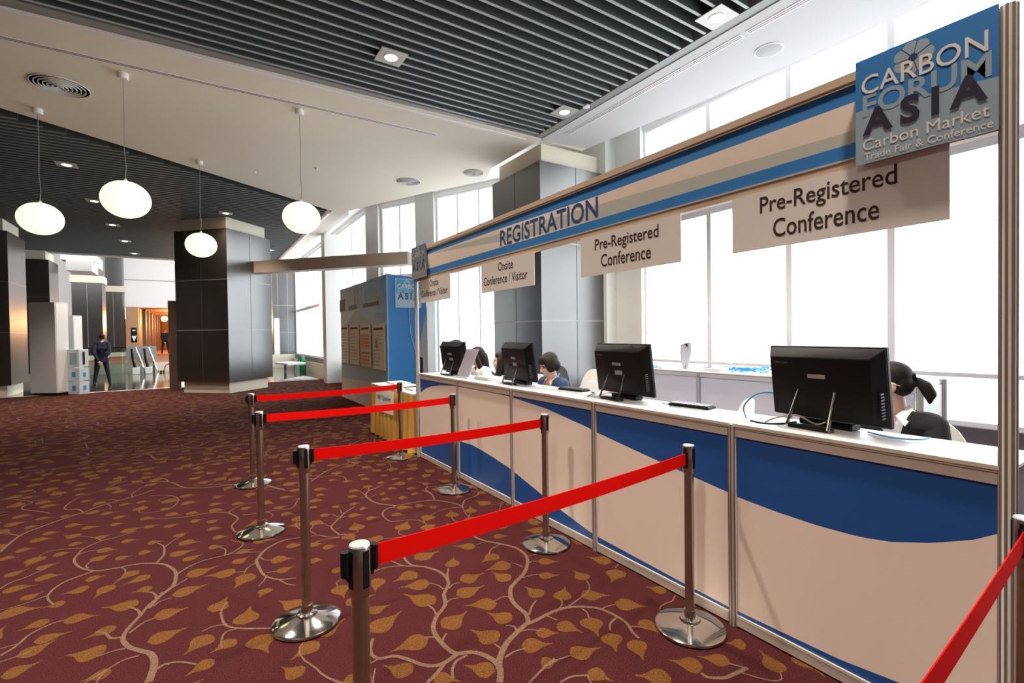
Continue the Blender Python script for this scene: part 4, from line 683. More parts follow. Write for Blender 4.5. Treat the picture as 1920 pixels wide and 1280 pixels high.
# ================================================================ MONITORS
def monitor(x, y, rz, tilt, label, w=.52, h=.345, sticker=True):
    o = thing('desktop_computer', label, 'computer', (x, y, 1.0), rz, 'black all-in-one computers on the counter')
    R = Matrix.Translation((0, 0, .03)) @ Matrix.Rotation(-tilt, 4, 'Y')
    m = MB(); m.T = R; m.box((.0, -w/2, 0), (.022, w/2, h)); m.build('screen_frame', M_BLACK, parent=o, bevel=.004)
    m = MB(); m.T = R; m.box((.022, -w/2+.02, .04), (.0235, w/2-.02, h-.02)); m.build('screen', mat('screen_glow', (.05, .06, .08), .2, emis=(.7, .8, 1), es=.5), parent=o)
    m = MB(); m.T = R; a, b, d = .0, .036, -.058
    q = [(0, -w/2+a, .004), (0, w/2-a, .004), (0, w/2-a, h-.004), (0, -w/2+a, h-.004)]; p = [(d, -w/2+b, .02), (d, w/2-b, .02), (d, w/2-b, h-.045), (d, -w/2+b, h-.045)]
    m.add(q+p, [(0, 1, 5, 4), (1, 2, 6, 5), (2, 3, 7, 6), (3, 0, 4, 7), (4, 5, 6, 7), (3, 2, 1, 0)]); m.build('back_shell', M_BLACK, parent=o, bevel=.004)
    m = MB(); m.T = R; m.box((-.0625, -.04, h*.60), (-.058, .04, h*.60+.018)); m.build('badge', mat('badge_silver', (.45, .45, .45), .4, metal=.4), parent=o)
    if sticker: m = MB(); m.T = R; m.box((-.0615, -.05, h*.42), (-.058, .02, h*.42+.028)); m.build('label_sticker', M_GREY, parent=o)
    m = MB(); m.T = R
    for k in range(9): m.box((-.050, -w/2+.006, .05+k*.013), (-.026, -w/2+.0115, .056+k*.013))
    m.build('vent_slots', M_DGREY, parent=o)
    tm = text_mesh('ThinkCentre'); bpy.data.meshes.remove(tm)
    t = text_fit('lettering', 'ThinkCentre', (0, 0, 0), NY, UZ, .07, .011, mat('badge_grey', (.16, .16, .17), .5), o, thick=.0006)
    t.matrix_local = R @ Matrix.Translation((-.0585, w/2-.055, h-.075))
    # folding wire prop
    m = MB(); fx = -.155; s = .082
    tp = R @ Vector((-.056, 0, h*.43))
    pts = [(tp.x+.012, s, tp.z+.006), (tp.x-.010, s, tp.z), (fx, s+.012, .012), (fx+.01, s+.008, .006), (fx+.03, s, .006)]
    for sg in (1, -1): m = MB(); m.tube([(p[0], p[1]*sg, p[2]) for p in pts], .0068, 8); m.build('wire_prop', M_CHROME, parent=o, smooth=True)
    m = MB(); m.box((fx+.002, -s-.01, .001), (fx+.05, s+.01, .016)); m.build('prop_foot', M_BLACK, parent=o, bevel=.004)
    m = MB(); m.T = None; m.box((-.03, -.12, .001), (.04, .12, .03)); m.build('base', M_BLACK, parent=o, bevel=.006)
    return o
monitor(2.435, 1.085, -.13, .12, 'black all-in-one computer seen from behind, nearest, in front of the ponytail woman', sticker=False)
monitor(2.435, 2.345, -.08, .12, 'black all-in-one computer seen from behind, second from the near end')
monitor(2.435, 3.61, -.10, .14, 'black all-in-one computer seen from behind, hiding most of a seated woman')
monitor(2.435, 4.93, .10, .14, 'black all-in-one computer seen from behind, farthest along the counter', w=.47)
def cable(pts, r, m, label):
    b = MB(); b.tube(catmull(pts, 6), r, 6); return tag(b.build('cable', m, smooth=True), label, 'cable')
cable([(2.33, 1.42, 1.004), (2.36, 1.45, 1.06), (2.40, 1.41, 1.12), (2.46, 1.36, 1.13), (2.5, 1.30, 1.10)], .0035, M_LBLUE, 'pale blue cable looping left of the nearest computer')
cable([(2.29, 1.30, 1.006), (2.30, 1.26, 1.03), (2.32, 1.17, 1.055), (2.35, 1.10, 1.02), (2.36, 1.06, 1.035)], .004, mat('beige_cable', (.55, .45, .36), .5), 'beige cable behind the nearest computer prop')
cable([(2.27, 1.36, 1.007), (2.25, 1.28, 1.008), (2.30, 1.22, 1.010), (2.38, 1.2, 1.012)], .005, M_BLACK, 'black coiled cable at the nearest computer foot')
cable([(2.42, .92, 1.005), (2.36, .82, 1.007), (2.40, .74, 1.006), (2.49, .73, 1.004)], .003, M_LBLUE, 'pale blue cable lying right of the nearest computer')
cable([(2.28, 2.50, 1.005), (2.31, 2.44, 1.03), (2.34, 2.38, 1.045), (2.37, 2.33, 1.04)], .003, mat('beige_cable', (.5, .4, .3)), 'beige cable behind the second computer prop')
cable([(2.28, 2.56, 1.005), (2.36, 2.60, 1.012), (2.44, 2.66, 1.006), (2.46, 2.72, 1.005)], .004, M_BLACK, 'black cable left of the second computer')
cable([(2.44, 2.05, 1.005), (2.40, 1.98, 1.006), (2.44, 1.90, 1.005)], .003, M_LBLUE, 'pale blue cable lying right of the second computer')
# tilted sheet holder
o = thing('paper_stand', 'white tilted sheet on a stand beside the farthest computer', 'paper', (0, 0, 0))
m = MB(); m.slab([(2.30, 4.66, 1.012), (2.32, 4.43, 1.012), (2.37, 4.29, 1.30), (2.36, 4.53, 1.30)], (.004, 0, 0)); m.build('sheet', mat('paper_lilac', (.66, .64, .78), .8), parent=o)
m = MB(); m.box((2.27, 4.36, 1.0), (2.40, 4.66, 1.012)); m.build('foot', M_WHITE, parent=o)
m = MB(); m.box((2.33, 4.05, 1.001), (2.50, 4.32, 1.03)); tag(m.build('paper_stack', M_WCLOTH, bevel=.002), 'low stack of white paper right of the tilted sheet', 'paper')
for (x, y, l) in ((2.455, 1.84, 'dark flat keyboard edge at the back of the counter before the empty chair'), (2.455, 2.92, 'dark flat keyboard left of the second computer')):
    o = thing('keyboard', l, 'keyboard', (x, y, 1.0), .1)
    m = MB(); m.box((-.045, -.13, .001), (.045, .13, .016)); m.build('keyboard_case', M_BLACK, parent=o, bevel=.004)
    m = MB()
    for i in range(4):
        for j in range(9): m.box((-.042+i*.021, -.120+j*.027, .016), (-.024+i*.021, -.098+j*.027, .021))
    m.build('keys', M_DGREY, parent=o)

# ================================================================ QUEUE POSTS AND BELTS
def stanchion(x, y, label, ang, proto=[None]):
    if proto[0] is None:
        o = thing('queue_post', label, 'queue post', (x, y, 0), ang, 'steel queue posts')
        m = MB(); m.lathe([(.160, .002), (.165, .008), (.163, .016), (.155, .020), (.10, .034), (.055, .046), (.050, .047)], seg=56); m.build('base', M_CHROME, parent=o, smooth=True)
        m = MB(); m.lathe([(.050, .046), (.047, .056), (.036, .060), (.027, .062), (.027, .095)], seg=32); m.build('collar', M_CHROME, parent=o, smooth=True)
        m = MB(); m.lathe([(.0225, .09), (.0225, .77)], seg=32); m.build('tube', M_POST, parent=o, smooth=True)
        m = MB(); m.lathe([(.026, .765), (.0285, .772), (.0285, .893), (.0265, .897)], seg=36); m.build('head', M_POST, parent=o, smooth=True)
        m = MB(); m.lathe([(.0275, .8965), (.0255, .9005), (.001, .9010)], seg=36); m.build('top_cap', mat('brushed_cap', (.8, .8, .82), .3, metal=.7), parent=o, smooth=True)
        for k in range(4):
            a = k*PI/2; c, s = math.cos(a), math.sin(a)
            m = MB(); m.T = Matrix.Rotation(a, 4, 'Z'); m.box((.0245, -.009, .80), (.0295, .009, .888)); m.prism([(.0245, -.009), (.0295, -.009), (.0295, .009), (.0245, .009)], .79, .80); m.build('belt_slot', M_BLACK, parent=o, bevel=.001)
        proto[0] = o
    else:
        o = copy_tree(proto[0]); o.location = (x, y, 0); o.rotation_euler = (0, 0, ang); o['label'] = label
        for c in list(o.children):
            if c.name.startswith(('belt_cassette', 'belt.', 'belt_clip')) or c.name == 'belt': bpy.data.objects.remove(c)
    return o
LP = [(.345, 1.294), (.43, 2.618), (.36, 4.031), (.415, 5.391)]
RP = [(1.985, 1.506), (1.975, 2.66), (1.972, 4.085), (1.985, 5.54)]
LN = ['nearest in the left row, base cut off', 'second in the left row', 'third in the left row', 'farthest in the left row']
RN = ['right row, nearest whole one, beside the counter', 'right row, second from near', 'right row, third from near', 'right row, farthest, before the gold table']
for (x, y), n in zip(RP, RN): stanchion(x, y, 'steel belt post, '+n, .05)
stanchion(1.99, .365, 'steel belt post at the right picture edge before the near banner post', .05)
def add_belt(o, p, q, zt0, zt1, w=.058, sag=.012):
    a = o.rotation_euler.z; inv = (Matrix.Translation(o.location) @ Matrix.Rotation(a, 4, 'Z')).inverted()
    P = Vector((*p, 0)); Q = Vector((*q, 0)); d = (Q-P).normalized(); n = Vector((-d.y, d.x, 0))*.0012; L = (Q-P).length
    m = MB(); N = 24; vs = []
    for i in range(N+1):
        t = i/N; c = P+d*(.045+(L-.075)*t); z = zt0+(zt1-zt0)*t-sag*4*t*(1-t)
        vs += [inv @ (c+n+Vector((0, 0, z))), inv @ (c-n+Vector((0, 0, z))), inv @ (c-n+Vector((0, 0, z-w))), inv @ (c+n+Vector((0, 0, z-w)))]
    fs = [(4*i+k, 4*i+(k+1) % 4, 4*i+4+(k+1) % 4, 4*i+4+k) for i in range(N) for k in range(4)]+[(0, 1, 2, 3), (4*N+3, 4*N+2, 4*N+1, 4*N)]
    m.add(vs, fs); m.build('belt', M_RED, parent=o)
    dl = (inv.to_3x3() @ d)
    for sg, nm in ((1, 'belt_cassette'), (-1, 'belt_clip')):
        c = dl*sg*.040; m = MB(); e = Vector((-dl.y, dl.x, 0)); pr = []
        for k in range(12):
            t = 2*PI*k/12; pr.append(((c+dl*.011*math.cos(t)+e*.013*math.sin(t)).x, (c+dl*.011*math.cos(t)+e*.013*math.sin(t)).y))
        m.prism(pr, zt0-.062, zt0+.004); c2 = dl*sg*.030; m.prism([((c2+dl*u*.006+e*v*.008).x, (c2+dl*u*.006+e*v*.008).y) for u, v in ((-1, -1), (1, -1), (1, 1), (-1, 1))], zt0-.075, zt0-.004)
        m.build(nm, M_BLACK, parent=o, bevel=.001)
    q = inv @ (Q-d*.026); m = MB(); m.box((q.x-.006, q.y-.012, zt1-w-.012), (q.x+.006, q.y+.012, zt1+.006)); m.build('belt_end', M_BLACK, parent=o, bevel=.001)
zl = [(.886, .862), (.878, .868), (.876, .870), (.876, .872)]
for i, ((x, y), n) in enumerate(zip(LP, LN)):
    o = stanchion(x, y, 'steel belt post with red belt, '+n, (.35, .2, .25, .2)[i]); add_belt(o, (x, y), RP[i], zl[i][0], zl[i][1])
o = stanchion(.30, .26, 'steel belt post with red belt, left of the camera and out of frame', .1); add_belt(o, (.30, .26), (1.99, .365), .875, .868)
# ================================================================ BACK COUNTER
for i, n in enumerate(('farthest unit, under the brochure', 'middle unit', 'nearest unit, by the ponytail woman')):
    a = 4.45-i*1.0; b = a-1.0
    o = thing('back_counter_unit', 'pale lilac back counter under the windows, '+n, 'counter', group='pale back counter units')
    m = MB(); m.box((4.73, b+.03, .05), (4.745, a-.03, .94)); m.build('front_panel', M_LAVEN, parent=o)
    m = MB(); m.box((4.72, b+.02, .94), (4.75, a-.02, .985)); m.build('rail', mat('white_aluminium', (.62, .60, .60), .4, metal=.3), parent=o); m = MB(); m.box((4.72, b+.02, 0), (4.75, a-.02, .05)); m.build('rail', mat('white_aluminium', (.62, .60, .60), .4, metal=.3), parent=o)
    m = MB(); m.box((4.71, b+.003, .987), (5.27, a-.003, 1.0)); m.build('worktop', M_TOP, parent=o, bevel=.002)
    m = MB(); post(m, 4.735, b, 0, .985, .022)
    if i == 2: post(m, 5.25, b, 0, 1.02, .022)
    m.build('post', [mat('white_aluminium', (.62, .60, .60)), M_GREY], parent=o)
    if i == 2: m = MB(); m.box((4.76, b+.0, .05), (5.23, b+.012, .98)); m.build('side_panel', M_WHITE, parent=o)
    if i == 0: m = MB(); m.box((4.76, a-.012, .05), (5.25, a, .98)); m.build('side_panel', M_WHITE, parent=o)
o = thing('brochure_holder', 'upright fanned bundle of brochures standing on the back counter', 'brochure', (4.90, 3.77, 1.0))
for k, (dy, dx, h) in enumerate(((-.035, 0, .30), (-.012, .02, .31), (.012, 0, .30), (.035, .02, .285))):
    m = MB(); m.slab([(dx, dy*.5-.03, .0), (dx, dy*.5+.03, .0), (dx+.02, dy+.052, h*.7), (dx+.02, dy+.045, h), (dx+.02, dy-.045, h+.01), (dx+.02, dy-.05, h*.7)], (.004, 0, 0)); m.build('brochure', mat('brochure_grey', (.42, .44, .52), .6), parent=o)
rnd = random.Random(3)
def lanyards(x, y, w, n, label):
    m = MB()
    for k in range(n):
        a = rnd.uniform(0, 6.28); p = Vector((x+rnd.uniform(-.05, .05), y+rnd.uniform(-w, w), 1.003+.004*k/2)); pts = [p.copy()]
        for j in range(9):
            a += rnd.uniform(-.9, .9); p = p+Vector((math.cos(a)*.03, math.sin(a)*.035, rnd.uniform(-.006, .008))); p.z = max(p.z, 1.003); p.z = min(p.z, 1.06); pts.append(p.copy())
        m.tube(catmull(pts, 3), .006, 5)
    tag(m.build('lanyard_pile', M_LBLUE, smooth=True), label, 'lanyards', None, 'stuff')
lanyards(5.12, 3.02, .09, 16, 'tangled pile of blue lanyards on the back counter')
lanyards(5.10, 3.32, .10, 7, 'thin loose blue lanyards left of the tangled pile')
m = MB(); m.tube([(4.9, 4.20, 1.006), (4.74, 4.20, 1.008), (4.700, 4.20, .99), (4.698, 4.20, .90)], [.03, .03, .028, .02], 8); m.tube([(4.84, 4.12, 1.006), (4.70, 4.13, 1.006), (4.698, 4.13, .93)], .02, 6)
tag(m.build('lanyard_bundle', M_LBLUE, smooth=True), 'blue lanyards hanging over the back counter edge beside the second computer', 'lanyards')
for (x, y, w, d, h, l) in ((5.0, 3.58, .10, .14, .02, 'flat white paper pile right of the brochures'), (4.82, 4.02, .08, .09, .03, 'small grey pile left of the brochures'), (4.84, 3.30, .08, .20, .035, 'low grey leaflet pile in front of the lanyards'), (5.0, 1.9, .12, .18, .02, 'flat pile at the near end of the back counter')):
    m = MB(); m.box((x-w, y-d/2, 1.001), (x+w, y+d/2, 1.001+h)); tag(m.build('paper_pile', mat('paper_pale', (.7, .68, .72), .8), bevel=.002), l, 'paper')

# ================================================================ CHAIRS
def chair(x, y, rz, label, mtl=None, back=.96, proto={}):
    mt = mtl or M_CHAIR; k = mt.name
    if k not in proto:
        o = thing('banquet_chair', label, 'chair', (x, y, 0), rz, 'white rounded chairs behind the counter' if mtl is None else None)
        m = MB(); m.box((-.21, -.22, .40), (.21, .22, .47)); m.build('seat', mt, parent=o, bevel=.025)
        # curved back shell with an arched top
        vs = []; N = 16; M_ = 10
        for s in (0, 1):
            for i in range(N+1):
                u = -1+2*i/N
                for j in range(M_+1):
                    v = j/M_; top = .50+ (back-.50)*(1-.42*abs(u)**3.2); z = .47+(top-.47)*v
                    wx = .225*(1-.18*max(0, v-.55)/.45); xx = u*wx; yy = -.20-.05*v+.05*u*u*(.3+v)-s*.025*(1-.4*v); vs.append((xx, yy, z))
        n1 = (N+1)*(M_+1); fs = []; idx = lambda s, i, j: s*n1+i*(M_+1)+j
        for i in range(N):
            for j in range(M_): fs += [(idx(0, i, j), idx(0, i+1, j), idx(0, i+1, j+1), idx(0, i, j+1)), (idx(1, i, j), idx(1, i, j+1), idx(1, i+1, j+1), idx(1, i+1, j))]
            fs += [(idx(0, i, M_), idx(0, i+1, M_), idx(1, i+1, M_), idx(1, i, M_)), (idx(0, i, 0), idx(1, i, 0), idx(1, i+1, 0), idx(0, i+1, 0))]
        for j in range(M_): fs += [(idx(0, 0, j), idx(0, 0, j+1), idx(1, 0, j+1), idx(1, 0, j)), (idx(0, N, j), idx(1, N, j), idx(1, N, j+1), idx(0, N, j+1))]
        m = MB(); m.add(vs, fs); m.build('backrest', mt, parent=o, smooth=True)
        for sx in (-1, 1):
            for sy in (-1, 1):
                m = MB(); m.tube([(sx*.18, sy*.18, .41), (sx*.20, sy*.21, 0)], [.018, .013], 10); m.build('leg', mt, parent=o, smooth=True)
        proto[k] = o; return o
    o = copy_tree(proto[k]); o.location = (x, y, 0); o.rotation_euler = (0, 0, rz); o['label'] = label; return o
# local +y is the way a sitter looks; sitters look towards the counter (-X)
FX = PI/2
chair(4.22, 4.78, FX+.3, 'white rounded chair back farther of the pair right of the short-haired woman')
chair(3.10, 3.80-.12, FX+.1, 'white rounded chair back just behind the short-haired woman in navy')
chair(3.14, 2.16, FX-.75, 'empty white rounded chair between the two nearest computers')
chair(3.02, .93, FX+.1, 'white rounded chair under the ponytail woman')
chair(3.25, 5.5, FX, 'white rounded chair under the long-haired woman')
chair(3.20, 4.75, FX, 'white rounded chair hidden behind the third computer')
chair(3.95, 5.15, FX+.5, 'dark grey rounded chair back behind the short-haired woman', mat('grey_chair', (.10, .10, .11), .5), back=1.0)

# ================================================================ PEOPLE
def hand(B, w, d, up, side, s=1.0, curl=.6):
    w = Vector(w); d = Vector(d).normalized(); up = Vector(up).normalized(); lat = d.cross(up).normalized()*side; up = lat.cross(d)*side
    pc = w+d*.045*s
    B.cap(w, w+d*.02*s, .024*s, .024*s); B.ell(pc, (.040*s, .040*s, .018*s), Matrix((lat, d, up)).transposed() if True else None, 2)
    for i, (o, L) in enumerate(((-.030, .060), (-.011, .070), (.009, .066), (.027, .050))):
        p = w+d*.075*s+lat*o*s; q = p+(d*math.cos(curl*.5)-up*math.sin(curl*.5))*L*.55*s; e = q+(d*math.cos(curl*1.4)-up*math.sin(curl*1.4))*L*.5*s
        B.cap(p, q, .0095*s, .0088*s, 8); B.cap(q, e, .0088*s, .0075*s, 8)
    p = w+d*.022*s-lat*.028*s; q = p+(d*.7-lat*.7)*.034*s; e = q+(d*.95-lat*.2-up*.3)*.03*s
    B.cap(p, q, .012*s, .0105*s, 8); B.cap(q, e, .0105*s, .009*s, 8)
def head_parts(B, C, R, s=1.0, chin=1.0):
    P = lambda x, y, z: C+R @ Vector((x*s, y*s, z*s)); E = lambda c, r: B.ell(P(*c), tuple(k*s for k in r), R)
    E((0, -.012, .030), (.073, .090, .082)); E((0, .028, -.030), (.058, .062, .075)); E((0, .052, -.082), (.030, .028, .024))
    E((0, .030, -.065), (.045, .045, .040)); E((.036, .060, -.025), (.022, .022, .024)); E((-.036, .060, -.025), (.022, .022, .024))
    B.cap(P(0, .086, .010), P(0, .108, -.024), .007*s, .0125*s, 10); E((.010, .098, -.028), (.008, .009, .007)); E((-.010, .098, -.028), (.008, .009, .007))
    E((0, .084, -.050), (.020, .012, .006)); E((0, .083, -.060), (.018, .012, .007)); E((0, .072, .026), (.046, .018, .012))
    for sg in (-1, 1): E((sg*.074, -.008, -.012), (.009, .020, .031))
def person(label, loc, face, hc, lookz=0.0, roll=0.0, seated=True, hair='bob', top=None, shirt=None, vneck=False, legs=None, arms='desk', lean=.08, scale=1.0, lany=False, glasses=False, vox=.008, sleeve=None):
    """loc: world floor point under the pelvis; face: heading the head looks to; hc: head centre in world"""
    o = thing('person', label, 'person', loc)
    L0 = Vector(loc); C = Vector(hc)-L0; f = Vector((*face, 0)).normalized(); bodyf = Vector((-1, 0, 0)) if seated else f
    if arms == 'back': bodyf = Vector((0, 1, 0))
    lf = Vector((-bodyf.y, bodyf.x, 0))              # left side of the body
    hip = Vector((0, 0, .50 if seated else .84*scale)); neck = C-f*.02-Vector((0, 0, .125)); neck = neck-bodyf*.03
    ch = hip.lerp(neck, .62)-bodyf*.01; wa = hip.lerp(neck, .28)
    shz = neck-Vector((0, 0, .065)); S = [shz+lf*.165*scale, shz-lf*.165*scale]
    Rm = Matrix((f.cross(Vector((0, 0, 1))), f, Vector((0, 0, 1)))).transposed() @ Matrix.Rotation(lookz, 3, 'X') @ Matrix.Rotation(roll, 3, 'Y')
    if arms == 'desk':
        El = [s+Vector((0, 0, -.22))+bodyf*.07+lf*(.05*g) for s, g in zip(S, (1, -1))]; Wr = [e+bodyf*.20-lf*(.05*g)+Vector((0, 0, .055)) for e, g in zip(El, (1, -1))]
    elif arms == 'raise':
        El = [S[0]+Vector((0, 0, -.22))+bodyf*.07, S[1]+Vector((.10, -.14, -.13))]; Wr = [El[0]+bodyf*.2, C+Vector((.02, -.13, -.03))]
    elif arms == 'back':
        El = [s+Vector((0, 0, -.28))-bodyf*.12+lf*(.035*g) for s, g in zip(S, (1, -1))]; Wr = [hip-bodyf*.20+Vector((0, 0, -.03))+lf*.05, hip-bodyf*.22+Vector((0, 0, -.06))-lf*.035]
    if seated: Kn = [hip+bodyf*.40+lf*.10*g+Vector((0, 0, -.02)) for g in (1, -1)]; An = [Vector((k.x, k.y, .08))-bodyf*.02 for k in Kn]; Hp = [hip+lf*.09*g for g in (1, -1)]
    else: Hp = [hip+lf*.09*g for g in (1, -1)]; An = [Vector((0, 0, .07))+lf*.19*g for g in (1, -1)]; Kn = [h.lerp(a, .5)+bodyf*.02 for h, a in zip(Hp, An)]
    k = scale
    def torso(B, e):
        B.cap(hip-lf*.07, hip+lf*.07, .115*k+e, .115*k+e); B.cap(wa-lf*.045, wa+lf*.045, .098*k+e, .098*k+e); B.cap(hip, wa, .115*k+e, .10*k+e)
        B.cap(ch-lf*.06, ch+lf*.06, .105*k+e, .105*k+e); B.cap(wa, ch, .10*k+e, .105*k+e); B.cap(S[0]-lf*.02, S[1]+lf*.02, .056*k+e, .056*k+e); B.cap(ch-lf*.05, shz-lf*.04, .10*k+e, .07*k+e); B.cap(ch+lf*.05, shz+lf*.04, .10*k+e, .07*k+e)
    def arms_(B, e, t=1.0):
        for s, el, w in zip(S, El, Wr): B.cap(s, el, .047*k+e, .039*k+e); B.cap(el, el.lerp(w, t), .039*k+e, (.039+(.026-.039)*t)*k+e)
    def legs_(B, e, t=1.0):
        for h, kn, a in zip(Hp, Kn, An): B.cap(h, kn, .082*k+e, .056*k+e); B.cap(kn, kn.lerp(a, t), .056*k+e, .038*k+e)
    B = Blob(); torso(B, -.004); arms_(B, -.003); legs_(B, -.004)
    B.cap(neck-Vector((0, 0, .03)), C-f*.015-Vector((0, 0, .05)), .052*k, .047*k); head_parts(B, C, Rm, k)
    for i, (el, w) in enumerate(zip(El, Wr)):
        d = (w-el); hand(B, w, d if arms != 'raise' or i == 0 else Vector((0, .3, 1)), (0, 0, 1) if arms != 'back' else -bodyf, 1 if i == 0 else -1, k, .5 if arms != 'back' else 1.0)
    for a in An: B.cap(a, a+bodyf*.12-Vector((0, 0, .03)), .036, .028)
    B.build('body', M_SKIN, o, voxel=vox, smooth=2)
    # face details
    P = lambda x, y, z: C+Rm @ Vector((x*k, y*k, z*k))
    for sg in (-1, 1):
        m = MB(); q = Blob(); q.ell(P(sg*.030, .076, .006), (.013*k, .010*k, .007*k), Rm, 2)
        me = bpy.data.meshes.new('eye'); q.bm.to_mesh(me); q.bm.free(); me.materials.append(mat('eye_dark', (.02, .012, .01), .2)); e = bpy.data.objects.new('eye', me); COL.objects.link(e); e.parent = o
        m.tube([P(sg*.014, .088, .022), P(sg*.030, .088, .028), P(sg*.046, .076, .022)], .0028, 6); m.build('eyebrow', M_HAIR, parent=o)
    m = MB(); m.tube([P(-.018, .086, -.054), P(0, .096, -.053), P(.018, .086, -.054)], [.002, .0045, .002], 6); m.build('lips', mat('lips', (.45, .12, .10), .5), parent=o, smooth=True)
    # hair
    B = Blob(); Eh = lambda c, r: B.ell(P(*c), tuple(x*k for x in r), Rm)
    Eh((0, -.022, .042), (.080, .092, .082)); Eh((0, -.045, .0), (.074, .066, .075))
    if hair == 'bob': Eh((0, .030, .075), (.066, .062, .042)); Eh((.056, -.005, .012), (.034, .074, .078)); Eh((-.056, -.005, .012), (.034, .074, .078)); Eh((0, -.050, -.022), (.084, .062, .072)); Eh((0, .062, .056), (.056, .028, .028)); Eh((.062, .012, -.035), (.022, .050, .034)); Eh((-.062, .012, -.035), (.022, .050, .034))
    if hair == 'ponytail': Eh((0, .018, .072), (.064, .060, .040)); Eh((.052, -.012, .03), (.028, .062, .035)); Eh((-.052, -.012, .03), (.028, .062, .035)); B.chain([P(0, -.098, .006), P(.0, -.122, .002), P(0, -.146, -.030), P(0, -.158, -.075), P(0, -.150, -.118)], [.020*k, .020*k, .031*k, .030*k, .010*k])
    if hair == 'long':
        Eh((0, .022, .072), (.066, .062, .042))
        for sg in (-1, 1): B.chain([P(sg*.066, .0, .03), P(sg*.076, -.005, -.05), P(sg*.078, -.01, -.12), P(sg*.072, -.01, -.20)], [.030*k, .032*k, .034*k, .022*k])
        B.chain([P(0, -.07, -.02), P(0, -.075, -.10), P(0, -.075, -.20)], [.07*k, .062*k, .045*k])
    if hair == 'short': Eh((0, .020, .078), (.060, .058, .034)); Eh((.058, -.012, .02), (.022, .045, .035)); Eh((-.058, -.012, .02), (.022, .045, .035))
    B.build('hair', M_HAIR, o, voxel=vox*.9, smooth=2)
    if hair == 'ponytail':
        m = MB(); m.lathe([(.021, -.008), (.026, 0), (.021, .008)], seg=16); h = m.build('hair_tie', M_BLACK, parent=o, smooth=True); h.matrix_local = Matrix.Translation(P(0, -.112, .022)) @ (Rm @ Matrix.Rotation(PI/2, 3, 'X')).to_4x4()
    # garments
    n0 = neck+Vector((0, 0, .0))
    def cutter(depth, wid, zt):
        def c(v):
            d = v-n0; fr = d.dot(bodyf); l = abs(d.dot(lf)); dz = v.z-(n0.z-depth)
            return (math.hypot(fr, d.dot(lf)) < .058*k and v.z > n0.z-.035) or (fr > -.01 and dz > 0 and l < wid*dz/depth*k) or (math.hypot(fr, d.dot(lf)) < .09 and v.z > n0.z+zt)
        return c
    if shirt:
        B = Blob(); torso(B, .004); B.cap(neck-Vector((0, 0, .05)), neck+Vector((0, 0, .012)), .064*k, .058*k); B.build('shirt', shirt, o, voxel=vox, smooth=1, cut=cutter(.10, .035, .020))
    if top:
        B = Blob(); torso(B, .012); arms_(B, .011, .93); B.build('jacket' if shirt else 'blouse', top, o, voxel=vox, smooth=1, cut=cutter(.22 if vneck else .05, .075 if vneck else .05, .012))
    if shirt and vneck:
        m = MB()
        for g in (1, -1):
            a = n0+lf*g*.050+Vector((0, 0, .018))-bodyf*.01; b = n0+lf*g*.020+bodyf*.070-Vector((0, 0, .03)); c = n0+lf*g*.062+bodyf*.085-Vector((0, 0, .075)); d = n0+lf*g*.085+bodyf*.01-Vector((0, 0, .012))
            m.slab([a, b, c, d], bodyf*.006+Vector((0, 0, .004)))
        m.build('collar', shirt, parent=o)
    B = Blob(); B.cap(hip-lf*.07, hip+lf*.07, .122*k, .122*k); legs_(B, .008, .94); B.build('trousers', legs or M_BLACKC, o, voxel=.012, smooth=1)
    for a in An:
        B = Blob(); B.cap(a-Vector((0, 0, .02)), a+bodyf*.13-Vector((0, 0, .035)), .045, .036); B.build('shoe', M_SHOE, o, voxel=.012, smooth=1)
    if lany:
        m = MB()
        for g in (1, -1): m.tube(catmull([n0-bodyf*.05+lf*g*.03+Vector((0, 0, .03)), n0+lf*g*.068+Vector((0, 0, .008)), n0+lf*g*.062+bodyf*.078-Vector((0, 0, .07)), n0+lf*g*.03+bodyf*.115-Vector((0, 0, .18)), n0+bodyf*.125-Vector((0, 0, .27))], 5), .007, 6)
        m.build('lanyard', M_LBLUE, parent=o, smooth=True)
    if glasses:
        m = MB()
        for sg in (1, -1):
            m.tube([P(sg*.056, .086, .010), P(sg*.080, .02, .010), P(sg*.080, -.02, .004), P(sg*.076, -.045, -.010)], .0022, 6)
            m.tube([P(sg*.033+.022*math.cos(2*PI*i/14), .102-.006*abs(math.cos(2*PI*i/14)), .004+.016*math.sin(2*PI*i/14)) for i in range(15)], .0018, 5)
        m.tube([P(-.012, .104, .008), P(.012, .104, .008)], .0018, 5); m.build('glasses', M_GLASSES, parent=o, smooth=True)
    return o
person('seated woman in black suit with low ponytail and glasses behind the nearest computer', (3.10, 1.02, 0), (-.34, .94), (2.93, 1.02, 1.170), lookz=-.18, scale=.92, hair='ponytail', top=M_BLACKC, shirt=M_WCLOTH, vneck=True, glasses=True, vox=.006)
person('seated woman with short bobbed hair, navy cardigan and blue lanyard, looking down', (3.18, 3.80, 0), (-.96, .25), (2.95, 3.885, 1.135), lookz=-.42, hair='bob', top=M_NAVY, shirt=mat('skin', (.62, .36, .26)), vneck=True, lany=True, vox=.006)
person('seated woman mostly hidden behind the third computer, looking up', (3.10, 4.70, 0), (-.62, .78), (2.95, 4.80, 1.125), lookz=.12, hair='long', top=M_NAVYD, shirt=M_WCLOTH, vneck=True, lany=True)
person('seated woman with long dark hair and white blouse left of the third computer', (3.12, 5.28, 0), (-.80, .45), (2.95, 5.40, 1.170), lookz=-.25, roll=-.1, hair='long', top=M_WCLOTH, vox=.007)
person('person in dark navy jacket with raised hand behind the long-haired woman', (3.62, 6.10, 0), (-.8, .3), (3.42, 6.22, 1.13), lookz=-.1, hair='short', top=M_NAVYD, shirt=M_WCLOTH, arms='raise')
